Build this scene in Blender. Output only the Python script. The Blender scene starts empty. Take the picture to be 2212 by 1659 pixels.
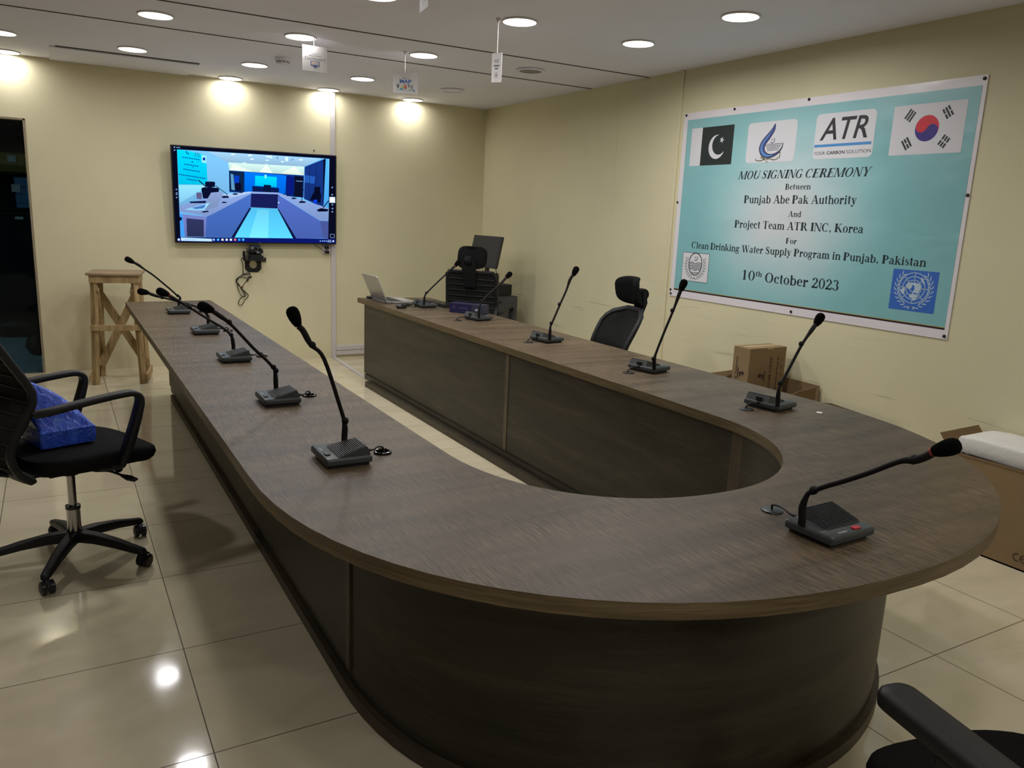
import bpy, bmesh, math, random
from mathutils import Vector, Matrix
from math import sin, cos, pi, radians as rad

# ------------------------------------------------------------------ camera, world, exposure
S = bpy.context.scene
C = S.collection
CAM_H = 1.5283
cam_data = bpy.data.cameras.new('camera')
cam = bpy.data.objects.new('camera', cam_data)
C.objects.link(cam)
cam_data.sensor_fit = 'HORIZONTAL'
cam_data.sensor_width = 36.0
cam_data.lens = 1702.27 / 2212 * 36.0
cam_data.clip_start = 0.02
cam.matrix_world = (Matrix.Translation((0, 0, CAM_H)) @ Matrix.Rotation(rad(-30.231), 4, 'Z')
                    @ Matrix.Rotation(rad(77.985), 4, 'X') @ Matrix.Rotation(rad(2.4555), 4, 'Z'))
S.camera = cam
world = bpy.data.worlds.new('world')
S.world = world
world.use_nodes = True
world.node_tree.nodes['Background'].inputs[0].default_value = (0.5, 0.55, 0.6, 1)
world.node_tree.nodes['Background'].inputs[1].default_value = 0.0
S.view_settings.view_transform = 'Standard'
S.view_settings.look = 'None'
S.view_settings.gamma = 1.0
S.view_settings.use_curve_mapping = False
S.view_settings.exposure = 0.0
LAMP_W = 7.8           # power of one ceiling downlight
LAMP = 5.0             # radiance of its milky diffuser
LAMP_SPREAD = 172      # beam of a downlight in degrees
LAMP_COL = (1.0, 0.99, 1.0)

random.seed(7)

# ------------------------------------------------------------------ helpers
def lin(c):
    return tuple(((v / 255) / 12.92 if v / 255 <= 0.04045 else ((v / 255 + 0.055) / 1.055) ** 2.4) for v in c[:3])

MATS = {}
def mat(name, rgb, rough=0.5, metal=0.0, spec=0.5, var=0.0, scale=8.0, bump=0.0, bscale=60.0):
    """principled material; var mixes two tones of the colour with a noise, bump adds a fine relief"""
    if name in MATS: return MATS[name]
    m = bpy.data.materials.new(name); m.use_nodes = True
    nt = m.node_tree; b = nt.nodes['Principled BSDF']
    c = lin(rgb)
    b.inputs['Base Color'].default_value = (*c, 1)
    b.inputs['Roughness'].default_value = rough
    b.inputs['Metallic'].default_value = metal
    b.inputs['Specular IOR Level'].default_value = spec
    if var or bump:
        tc = nt.nodes.new('ShaderNodeTexCoord')
    if var:
        n = nt.nodes.new('ShaderNodeTexNoise'); n.inputs['Scale'].default_value = scale
        n.inputs['Detail'].default_value = 6
        nt.links.new(tc.outputs['Object'], n.inputs['Vector'])
        r = nt.nodes.new('ShaderNodeValToRGB')
        r.color_ramp.elements[0].position = 0.3; r.color_ramp.elements[1].position = 0.7
        r.color_ramp.elements[0].color = (*[v * (1 - var) for v in c], 1)
        r.color_ramp.elements[1].color = (*[min(1, v * (1 + var)) for v in c], 1)
        nt.links.new(n.outputs['Fac'], r.inputs['Fac']); nt.links.new(r.outputs['Color'], b.inputs['Base Color'])
    if bump:
        n2 = nt.nodes.new('ShaderNodeTexNoise'); n2.inputs['Scale'].default_value = bscale
        nt.links.new(tc.outputs['Object'], n2.inputs['Vector'])
        bp = nt.nodes.new('ShaderNodeBump'); bp.inputs['Strength'].default_value = bump
        bp.inputs['Distance'].default_value = 0.01
        nt.links.new(n2.outputs['Fac'], bp.inputs['Height']); nt.links.new(bp.outputs['Normal'], b.inputs['Normal'])
    MATS[name] = m
    return m

def emit(name, rgb, strength):
    if name in MATS: return MATS[name]
    m = bpy.data.materials.new(name); m.use_nodes = True
    nt = m.node_tree
    for n in list(nt.nodes): nt.nodes.remove(n)
    o = nt.nodes.new('ShaderNodeOutputMaterial'); e = nt.nodes.new('ShaderNodeEmission')
    e.inputs[0].default_value = (*rgb, 1); e.inputs[1].default_value = strength
    nt.links.new(e.outputs[0], o.inputs[0])
    MATS[name] = m
    return m

def ink(rgb, rough=0.45):            # flat printing ink
    return mat('ink_%d_%d_%d' % tuple(rgb), rgb, rough, 0, 0.3)

def glow(rgb):                       # one colour of a lit display
    return emit('display_%d_%d_%d' % tuple(rgb), lin(rgb), 1.05)

class MB:
    """collects shapes, links them as ONE mesh object"""
    def __init__(s): s.v = []; s.f = []; s.m = []; s.mats = []
    def mi(s, m):
        if m not in s.mats: s.mats.append(m)
        return s.mats.index(m)
    def add(s, vs, fs, m=None, M=None):
        o = len(s.v); k = s.mi(m) if m else 0
        for p in vs:
            p = Vector(p)
            s.v.append(M @ p if M else p)
        for f in fs: s.f.append([o + i for i in f]); s.m.append(k)
        return s
    def box(s, c, d, m=None, M=None):
        x, y, z = c; a, b, e = d[0] / 2, d[1] / 2, d[2] / 2
        vs = [(x + i * a, y + j * b, z + k * e) for k in (-1, 1) for j in (-1, 1) for i in (-1, 1)]
        return s.add(vs, [(0, 2, 3, 1), (4, 5, 7, 6), (0, 1, 5, 4), (2, 6, 7, 3), (0, 4, 6, 2), (1, 3, 7, 5)], m, M)
    def b2(s, lo, hi, m=None, M=None):
        return s.box([(a + b) / 2 for a, b in zip(lo, hi)], [b - a for a, b in zip(lo, hi)], m, M)
    def bar(s, a, b, w, h, m=None, up=(0, 0, 1)):
        """square-section board from a to b"""
        a, b = Vector(a), Vector(b); d = (b - a); L = d.length; d.normalize()
        sx = d.cross(Vector(up))
        if sx.length < 1e-5: sx = d.cross(Vector((1, 0, 0)))
        sx.normalize(); sy = sx.cross(d)
        vs = []
        for p in (a, b):
            for i, j in ((-1, -1), (1, -1), (1, 1), (-1, 1)): vs.append(p + sx * i * w / 2 + sy * j * h / 2)
        return s.add(vs, [(3, 2, 1, 0), (4, 5, 6, 7), (0, 1, 5, 4), (1, 2, 6, 5), (2, 3, 7, 6), (3, 0, 4, 7)], m)
    def tube(s, path, r, n=10, m=None, closed=False, cap=True):
        P = [Vector(p) for p in path]; N = len(P)
        R = r if isinstance(r, (list, tuple)) else [r] * N
        T = []
        for i in range(N):
            a = P[(i - 1) % N] if (closed or i > 0) else P[i]
            b = P[(i + 1) % N] if (closed or i < N - 1) else P[i]
            T.append((b - a).normalized())
        u = T[0].orthogonal().normalized(); vs = []; fs = []
        for i in range(N):
            u = (u - T[i] * u.dot(T[i]))
            if u.length < 1e-6: u = T[i].orthogonal()
            u.normalize(); w = T[i].cross(u)
            for k in range(n):
                a = 2 * pi * k / n
                vs.append(P[i] + (u * cos(a) + w * sin(a)) * R[i])
        for i in range(N if closed else N - 1):
            j = (i + 1) % N
            for k in range(n):
                l = (k + 1) % n
                fs.append((i * n + k, i * n + l, j * n + l, j * n + k))
        if cap and not closed:
            fs.append(tuple(reversed(range(n)))); fs.append(tuple((N - 1) * n + k for k in range(n)))
        return s.add(vs, fs, m)
    def lathe(s, prof, n=24, m=None, M=None, cap=True):
        """profile [(r, z)...] turned about Z"""
        vs = []; fs = []
        for r, z in prof:
            for k in range(n):
                a = 2 * pi * k / n
                vs.append((r * cos(a), r * sin(a), z))
        for i in range(len(prof) - 1):
            for k in range(n):
                l = (k + 1) % n
                fs.append((i * n + k, i * n + l, (i + 1) * n + l, (i + 1) * n + k))
        if cap and prof[0][0] > 1e-5: fs.append(tuple(reversed(range(n))))
        if cap and prof[-1][0] > 1e-5: fs.append(tuple((len(prof) - 1) * n + k for k in range(n)))
        return s.add(vs, fs, m, M)
    def prism(s, poly, z0, z1, m=None, M=None, side=None):
        n = len(poly)
        vs = [(x, y, z0) for x, y in poly] + [(x, y, z1) for x, y in poly]
        s.add(vs, [tuple(reversed(range(n))), tuple(n + i for i in range(n))], m, M)
        return s.add(vs, [(i, (i + 1) % n, n + (i + 1) % n, n + i) for i in range(n)], side or m, M)
    def loft(s, rings, m=None, cap=True):
        n = len(rings[0]); vs = [p for r in rings for p in r]; fs = []
        for i in range(len(rings) - 1):
            for k in range(n):
                l = (k + 1) % n
                fs.append((i * n + k, i * n + l, (i + 1) * n + l, (i + 1) * n + k))
        if cap:
            fs.append(tuple(reversed(range(n)))); fs.append(tuple((len(rings) - 1) * n + k for k in range(n)))
        return s.add(vs, fs, m)
    def grid(s, fn, nu, nv, m=None):
        vs = [fn(i / nu, j / nv) for j in range(nv + 1) for i in range(nu + 1)]
        fs = [(j * (nu + 1) + i, j * (nu + 1) + i + 1, (j + 1) * (nu + 1) + i + 1, (j + 1) * (nu + 1) + i)
              for j in range(nv) for i in range(nu)]
        return s.add(vs, fs, m)
    def build(s, name, m=None, parent=None, smooth=35, bevel=0, seg=2, loc=None, solid=0):
        me = bpy.data.meshes.new(name)
        me.from_pydata([tuple(p) for p in s.v], [], s.f)
        ms = s.mats or [m]
        for x in ms: me.materials.append(x)
        if s.mats: me.polygons.foreach_set('material_index', s.m)
        me.update(calc_edges=True)
        if smooth:
            me.polygons.foreach_set('use_smooth', [True] * len(me.polygons))
            me.set_sharp_from_angle(angle=rad(smooth))
        o = bpy.data.objects.new(name, me); C.objects.link(o)
        if parent: o.parent = parent
        if loc: o.location = loc
        if solid:
            md = o.modifiers.new('thickness', 'SOLIDIFY'); md.thickness = solid; md.offset = 0
        if bevel:
            md = o.modifiers.new('rounding', 'BEVEL'); md.width = bevel; md.segments = seg
            md.limit_method = 'ANGLE'; md.angle_limit = rad(40); md.harden_normals = False
        return o

def tag(o, label=None, cat=None, group=None, kind=None):
    if label: o['label'] = label
    if cat: o['category'] = cat
    if group: o['group'] = group
    if kind: o['kind'] = kind
    return o

def thing(name, label, cat, loc=(0, 0, 0), rz=0.0, group=None):
    o = bpy.data.objects.new(name, None); C.objects.link(o)
    o.empty_display_size = 0.1
    o.location = loc; o.rotation_euler = (0, 0, rz)
    return tag(o, label, cat, group)

def struct(name, mb, m=None, **k):
    return tag(mb.build(name, m, **k), kind='structure')

def copy_tree(o, parent=None):
    c = o.copy(); C.objects.link(c)
    if parent: c.parent = parent
    for ch in list(o.children): copy_tree(ch, c)
    return c

def part_copy(o, parent):
    c = o.copy(); C.objects.link(c); c.parent = parent
    for ch in list(o.children): part_copy(ch, c)
    return c

def spline(P, k=6):
    """Catmull-Rom through P"""
    P = [Vector(p) for p in P]; out = []
    for i in range(len(P) - 1):
        a = P[max(i - 1, 0)]; b = P[i]; c = P[i + 1]; d = P[min(i + 2, len(P) - 1)]
        for j in range(k):
            t = j / k
            out.append(0.5 * ((2 * b) + (c - a) * t + (2 * a - 5 * b + 4 * c - d) * t * t + (3 * b - a - 3 * c + d) * t ** 3))
    out.append(P[-1])
    return out

def superell(cx, cy, a, b, n, k=48):
    out = []
    for i in range(k):
        t = 2 * pi * i / k; c_, s_ = cos(t), sin(t)
        out.append((cx + a * math.copysign(abs(c_) ** (2 / n), c_), cy + b * math.copysign(abs(s_) ** (2 / n), s_)))
    return out

def text_shape(s, offset=0.0, shear=0.0):
    """outline of a word as (verts, faces), unit cap height, starting at x=0"""
    cu = bpy.data.curves.new('word', 'FONT'); cu.body = s; cu.size = 1.0; cu.offset = offset; cu.shear = shear
    cu.resolution_u = 3
    o = bpy.data.objects.new('word', cu); C.objects.link(o)
    dg = bpy.context.evaluated_depsgraph_get(); dg.update()
    me = bpy.data.meshes.new_from_object(o.evaluated_get(dg))
    vs = [(v.co.x, v.co.y) for v in me.vertices]; fs = [tuple(p.vertices) for p in me.polygons]
    bpy.data.objects.remove(o); bpy.data.curves.remove(cu); bpy.data.meshes.remove(me)
    return vs, fs

def put_text(mb, s, fr, u0, u1, v0, v1, m, d=0.0, offset=0.0, shear=0.0):
    """fit a word into the rectangle u0..u1, v0..v1 of the frame fr(u, v, depth)"""
    vs, fs = text_shape(s, offset, shear)
    if not vs: return
    x0 = min(p[0] for p in vs); x1 = max(p[0] for p in vs); y0 = min(p[1] for p in vs); y1 = max(p[1] for p in vs)
    mb.add([fr(u0 + (x - x0) / (x1 - x0) * (u1 - u0), v0 + (y - y0) / (y1 - y0) * (v1 - v0), d) for x, y in vs], fs, m)

# ------------------------------------------------------------------ surface materials
def node_mat(name, rough, spec=0.5):
    m = bpy.data.materials.new(name); m.use_nodes = True
    nt = m.node_tree; b = nt.nodes['Principled BSDF']
    b.inputs['Roughness'].default_value = rough; b.inputs['Specular IOR Level'].default_value = spec
    return m, nt, b

def N(nt, t, **k):
    n = nt.nodes.new(t)
    for a, v in k.items():
        if a.startswith('i_'): n.inputs[a[2:].replace('_', ' ')].default_value = v
        else: setattr(n, a, v)
    return n

def ramp(nt, fac, stops):
    r = nt.nodes.new('ShaderNodeValToRGB')
    e = r.color_ramp.elements
    while len(e) < len(stops): e.new(0.5)
    for x, (p, c) in zip(e, stops): x.position = p; x.color = (*c, 1)
    nt.links.new(fac, r.inputs['Fac'])
    return r.outputs['Color']

def mix(nt, a, b, fac, mode='MIX'):
    n = nt.nodes.new('ShaderNodeMix'); n.data_type = 'RGBA'; n.blend_type = mode
    for sock, v in ((n.inputs['A'], a), (n.inputs['B'], b), (n.inputs['Factor'], fac)):
        if hasattr(v, 'is_output'): nt.links.new(v, sock)
        elif sock.name == 'Factor': sock.default_value = v
        else: sock.default_value = (*v, 1)
    return n.outputs['Result']

def scaled_noise(nt, sc, scale=1.0, detail=4, loc=(0, 0, 0), rough=0.55, dist=0.0):
    tc = N(nt, 'ShaderNodeTexCoord'); mp = N(nt, 'ShaderNodeMapping')
    mp.inputs['Scale'].default_value = sc; mp.inputs['Location'].default_value = loc
    nt.links.new(tc.outputs['Object'], mp.inputs['Vector'])
    n = N(nt, 'ShaderNodeTexNoise'); n.inputs['Scale'].default_value = scale; n.inputs['Detail'].default_value = detail
    n.inputs['Roughness'].default_value = rough; n.inputs['Distortion'].default_value = dist
    nt.links.new(mp.outputs['Vector'], n.inputs['Vector'])
    return n.outputs['Fac']

def make_floor():
    m, nt, b = node_mat('polished_beige_tile', 0.07, 0.5)
    tc = N(nt, 'ShaderNodeTexCoord'); sp = N(nt, 'ShaderNodeSeparateXYZ')
    nt.links.new(tc.outputs['Object'], sp.inputs[0])
    masks = []
    for ax, off in (('X', 0.298), ('Y', 0.2735)):
        a = N(nt, 'ShaderNodeMath', operation='SUBTRACT'); nt.links.new(sp.outputs[ax], a.inputs[0]); a.inputs[1].default_value = off - 61.0
        d = N(nt, 'ShaderNodeMath', operation='DIVIDE'); nt.links.new(a.outputs[0], d.inputs[0]); d.inputs[1].default_value = 0.61
        f = N(nt, 'ShaderNodeMath', operation='FRACT'); nt.links.new(d.outputs[0], f.inputs[0])
        s1 = N(nt, 'ShaderNodeMath', operation='SUBTRACT'); nt.links.new(f.outputs[0], s1.inputs[0]); s1.inputs[1].default_value = 0.5
        ab = N(nt, 'ShaderNodeMath', operation='ABSOLUTE'); nt.links.new(s1.outputs[0], ab.inputs[0])
        g = N(nt, 'ShaderNodeMath', operation='GREATER_THAN'); nt.links.new(ab.outputs[0], g.inputs[0]); g.inputs[1].default_value = 0.5 - 0.0031
        masks.append(g.outputs[0])
    mx = N(nt, 'ShaderNodeMath', operation='MAXIMUM'); nt.links.new(masks[0], mx.inputs[0]); nt.links.new(masks[1], mx.inputs[1])
    n = scaled_noise(nt, (1.3, 3.0, 1), 1.6, 7, dist=0.6)
    base = ramp(nt, n, [(0.3, lin((202, 190, 160))), (0.5, lin((212, 200, 169))), (0.72, lin((220, 208, 179)))])
    # small dark specks of dirt
    sp2 = scaled_noise(nt, (1, 1, 1), 26, 2, (3, 1, 0))
    dirt = ramp(nt, sp2, [(0.0, (0.0,) * 3), (0.795, (0.0,) * 3), (0.81, (1.0,) * 3)])
    col = mix(nt, base, lin((70, 58, 44)), dirt)
    col = mix(nt, col, lin((92, 77, 56)), mx.outputs[0])
    nt.links.new(col, b.inputs['Base Color'])
    rr = ramp(nt, scaled_noise(nt, (1, 1, 1), 3.0, 5), [(0.35, (0.05,) * 3), (0.7, (0.12,) * 3)])
    r2 = mix(nt, rr, (0.6,) * 3, mx.outputs[0])
    nt.links.new(r2, b.inputs['Roughness'])
    return m

def make_wall(name, rgb, scuff=0.5, seed=0, axis='x'):
    m, nt, b = node_mat(name, 0.62, 0.35)
    c = lin(rgb)
    n = scaled_noise(nt, (1, 1, 1), 1.1, 5, (seed, seed, 0))
    base = ramp(nt, n, [(0.3, tuple(v * 0.95 for v in c)), (0.7, tuple(v * 1.04 for v in c))])
    # horizontal scuffs and stains left by chairs
    sc = (9, 1.6, 26) if axis == 'x' else (1.6, 9, 26)
    st = scaled_noise(nt, sc, 1.0, 3, (seed + 4, 2, 1), 0.5, 0.8)
    stain = ramp(nt, st, [(0.0, (0,) * 3), (0.635, (0,) * 3), (0.72, (scuff,) * 3)])
    tc = N(nt, 'ShaderNodeTexCoord'); sp = N(nt, 'ShaderNodeSeparateXYZ'); nt.links.new(tc.outputs['Object'], sp.inputs[0])
    low = N(nt, 'ShaderNodeMapRange'); nt.links.new(sp.outputs['Z'], low.inputs['Value'])
    low.inputs['From Min'].default_value = 0.35; low.inputs['From Max'].default_value = 1.15
    low.inputs['To Min'].default_value = 1.0; low.inputs['To Max'].default_value = 0.0
    k = N(nt, 'ShaderNodeMath', operation='MULTIPLY'); nt.links.new(stain, k.inputs[0]); nt.links.new(low.outputs[0], k.inputs[1])
    col = mix(nt, base, tuple(v * 0.5 for v in c), k.outputs[0])
    nt.links.new(col, b.inputs['Base Color'])
    bp = N(nt, 'ShaderNodeBump'); bp.inputs['Strength'].default_value = 0.08; bp.inputs['Distance'].default_value = 0.005
    nt.links.new(scaled_noise(nt, (1, 1, 1), 40, 4), bp.inputs['Height']); nt.links.new(bp.outputs[0], b.inputs['Normal'])
    return m

def make_laminate(name, light, mid, dark, rough, streak=(14, 210, 14), band=(1.1, 6.5, 6.5), amount=0.85, spec=0.3):
    """grey brown sawn oak laminate: long soft bands crossed by fine short saw marks"""
    m, nt, b = node_mat(name, rough, spec)
    bands = scaled_noise(nt, band, 1.0, 5, (0.3, 0.1, 0.2), 0.6, 0.4)
    base = ramp(nt, bands, [(0.28, lin(dark)), (0.5, lin(mid)), (0.72, lin(light))])
    fine = scaled_noise(nt, streak, 1.0, 3, (2, 5, 1), 0.65)
    f = ramp(nt, fine, [(0.36, (0.55,) * 3), (0.5, (1.0,) * 3), (0.64, (1.5,) * 3)])
    col = mix(nt, base, f, amount, 'MULTIPLY')
    patch = scaled_noise(nt, (3, 5, 3), 1.0, 3, (7, 2, 0))
    pm = ramp(nt, patch, [(0.30, (0.25,) * 3), (0.60, (1.0,) * 3)])
    col2 = mix(nt, base, col, pm)
    nt.links.new(col2, b.inputs['Base Color'])
    bp = N(nt, 'ShaderNodeBump'); bp.inputs['Strength'].default_value = 0.12; bp.inputs['Distance'].default_value = 0.002
    nt.links.new(fine, bp.inputs['Height']); nt.links.new(bp.outputs[0], b.inputs['Normal'])
    return m

M_FLOOR = make_floor()
WALLC = (214, 206, 170)
M_WALL_B = make_wall('cream_paint_back', (219, 211, 175), 0.12, 0, 'y')
M_WALL_R = make_wall('cream_paint_right', WALLC, 0.75, 9, 'x')
M_CEIL = mat('white_ceiling_paint', (234, 234, 250), 0.8, 0, 0.2, 0.02, 2.0)
M_TRIMW = mat('white_plastic_trunking', (205, 198, 196), 0.45, 0, 0.4, 0.02)
M_SEAM = mat('dark_seam', (70, 66, 64), 0.8)
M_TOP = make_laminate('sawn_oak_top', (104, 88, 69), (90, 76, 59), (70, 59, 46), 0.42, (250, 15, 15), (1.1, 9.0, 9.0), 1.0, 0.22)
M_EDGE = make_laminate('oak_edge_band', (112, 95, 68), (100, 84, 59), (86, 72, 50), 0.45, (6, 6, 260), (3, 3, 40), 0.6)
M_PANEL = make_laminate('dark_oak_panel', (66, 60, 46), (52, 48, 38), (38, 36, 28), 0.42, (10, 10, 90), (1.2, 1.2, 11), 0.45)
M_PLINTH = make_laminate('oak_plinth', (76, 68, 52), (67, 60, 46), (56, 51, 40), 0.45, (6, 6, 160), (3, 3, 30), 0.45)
M_BATTEN = make_laminate('oak_batten', (96, 84, 66), (86, 75, 59), (74, 66, 52), 0.45, (60, 60, 5), (20, 20, 2), 0.4)
M_BLK = mat('black_plastic', (27, 27, 27), 0.5, 0, 0.35)
M_BLKM = mat('black_matte_plastic', (20, 20, 20), 0.8, 0, 0.2)
M_BLKS = mat('black_satin_plastic', (28, 28, 29), 0.3, 0, 0.5)
M_FAB = mat('black_fabric', (23, 22, 22), 0.95, 0, 0.15, 0.15, 60, 0.4, 700)
M_MESH = mat('charcoal_mesh_fabric', (30, 30, 29), 0.9, 0, 0.2, 0.2, 40, 0.5, 900)
M_CHROME = mat('chrome', (190, 190, 190), 0.18, 1.0)
M_MIC = mat('graphite_mic_plastic', (60, 64, 64), 0.38, 0, 0.5)
M_MICD = mat('dark_grille_plastic', (30, 32, 32), 0.5, 0, 0.4)
M_FOAM = mat('black_windscreen_foam', (20, 19, 19), 1.0, 0, 0.05, 0.3, 300, 0.8, 900)
M_STEM = mat('brown_black_gooseneck', (19, 15, 14), 0.65, 0, 0.25)
M_RED = mat('red_button', (190, 30, 42), 0.35)
M_CARD = mat('brown_cardboard', (140, 117, 86), 0.85, 0, 0.15, 0.06, 5)
M_CARDD = mat('inner_cardboard', (120, 99, 71), 0.9, 0, 0.1, 0.06, 5)
M_PINE = make_laminate('rough_pine', (182, 156, 112), (166, 140, 98), (142, 116, 78), 0.75, (40, 40, 5), (14, 14, 2), 0.5)
M_PINETOP = make_laminate('worn_pine_top', (160, 140, 112), (146, 126, 98), (120, 102, 78), 0.7, (6, 60, 6), (2, 12, 2), 0.5)
# measured gooseneck centre lines (metres, room coordinates) and the picture shown on the wall screen
CH= {'A': [(0.7742, 2.3909, 0.805), (0.7758, 2.3909, 0.8359), (0.7728, 2.3909, 0.8625), (0.7608, 2.3909, 0.9065), (0.7093, 2.3909, 1.0675), (0.669, 2.3909, 1.1133), (0.6452, 2.3909, 1.1574), (0.6313, 2.3909, 1.1722), (0.607, 2.3909, 1.2321)], 'B': [(1.6178, 1.2698, 0.8), (1.6169, 1.2723, 0.834), (1.6197, 1.2638, 0.8694), (1.6239, 1.2509, 0.8816), (1.6322, 1.2254, 0.9008), (1.6448, 1.1866, 0.925), (1.6623, 1.1328, 0.961), (1.6819, 1.0723, 1.0055), (1.6917, 1.0421, 1.0165), (1.6987, 1.0205, 1.0311), (1.7039, 1.0046, 1.0473), (1.7189, 0.9585, 1.075)], 'C': [(2.6273, 2.2579, 0.8), (2.6247, 2.2577, 0.8588), (2.6371, 2.2586, 0.8834), (2.6939, 2.2625, 0.9695), (2.7467, 2.2662, 1.0464), (2.8045, 2.2703, 1.1085), (2.8333, 2.2723, 1.1366), (2.8615, 2.2743, 1.1718)], 'D': [(2.6409, 3.0863, 0.8), (2.6386, 3.0863, 0.8435), (2.653, 3.0863, 0.8901), (2.697, 3.0863, 0.9977), (2.7376, 3.0863, 1.0901), (2.7686, 3.0863, 1.1748), (2.7808, 3.0863, 1.2022), (2.8008, 3.0863, 1.2478)], 'E': [(2.6388, 4.0874, 0.8), (2.6401, 4.0874, 0.8667), (2.6499, 4.0874, 0.8896), (2.703, 4.0874, 1.0067), (2.7423, 4.0874, 1.0895), (2.7665, 4.0874, 1.159), (2.7923, 4.0874, 1.1925), (2.8172, 4.0874, 1.2383)], 'F': [(2.6781, 5.1215, 0.8), (2.6803, 5.1215, 0.8635), (2.702, 5.1215, 0.9074), (2.7733, 5.1215, 0.9745), (2.8486, 5.1215, 1.0354), (2.8976, 5.1215, 1.083), (2.9394, 5.1215, 1.1186)], 'G': [(2.6074, 5.9655, 0.8), (2.6117, 5.9655, 0.8517), (2.6304, 5.9655, 0.8834), (2.7199, 5.9655, 0.9663), (2.8102, 5.9655, 1.0445), (2.8714, 5.9655, 1.0966), (2.8913, 5.9655, 1.1154), (2.9219, 5.9655, 1.1481)], 'H': [(0.7608, 3.2511, 0.805), (0.7582, 3.2511, 0.864), (0.7491, 3.2511, 0.8781), (0.7227, 3.2511, 0.9106), (0.6733, 3.2511, 0.9618), (0.6235, 3.2511, 1.0216), (0.5797, 3.2511, 1.0705), (0.5457, 3.2511, 1.0981), (0.5154, 3.2511, 1.1208), (0.4685, 3.2511, 1.1425)], 'I': [(0.7806, 4.2562, 0.805), (0.777, 4.2562, 0.8402), (0.7677, 4.2562, 0.8628), (0.7372, 4.2562, 0.8946), (0.6771, 4.2562, 0.9357), (0.6182, 4.2562, 0.977), (0.5711, 4.2562, 1.0111), (0.5218, 4.2562, 1.0423), (0.484, 4.2562, 1.0672), (0.472, 4.2562, 1.0758), (0.4241, 4.2562, 1.0988)], 'J': [(0.8073, 5.199, 0.805), (0.8083, 5.199, 0.8312), (0.7934, 5.199, 0.8581), (0.7565, 5.199, 0.8896), (0.6846, 5.199, 0.9176), (0.6136, 5.199, 0.9393), (0.5439, 5.199, 0.9586), (0.4981, 5.199, 0.974), (0.4667, 5.199, 0.9875), (0.4132, 5.199, 0.9974)], 'K': [(0.7632, 6.1856, 0.805), (0.7728, 6.1856, 0.8454), (0.7543, 6.1856, 0.8605), (0.7159, 6.1856, 0.9006), (0.6523, 6.1856, 0.9613), (0.5995, 6.1856, 1.0099), (0.5461, 6.1856, 1.0504), (0.5057, 6.1856, 1.0827), (0.4686, 6.1856, 1.1038), (0.4253, 6.1856, 1.1291)]}
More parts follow.
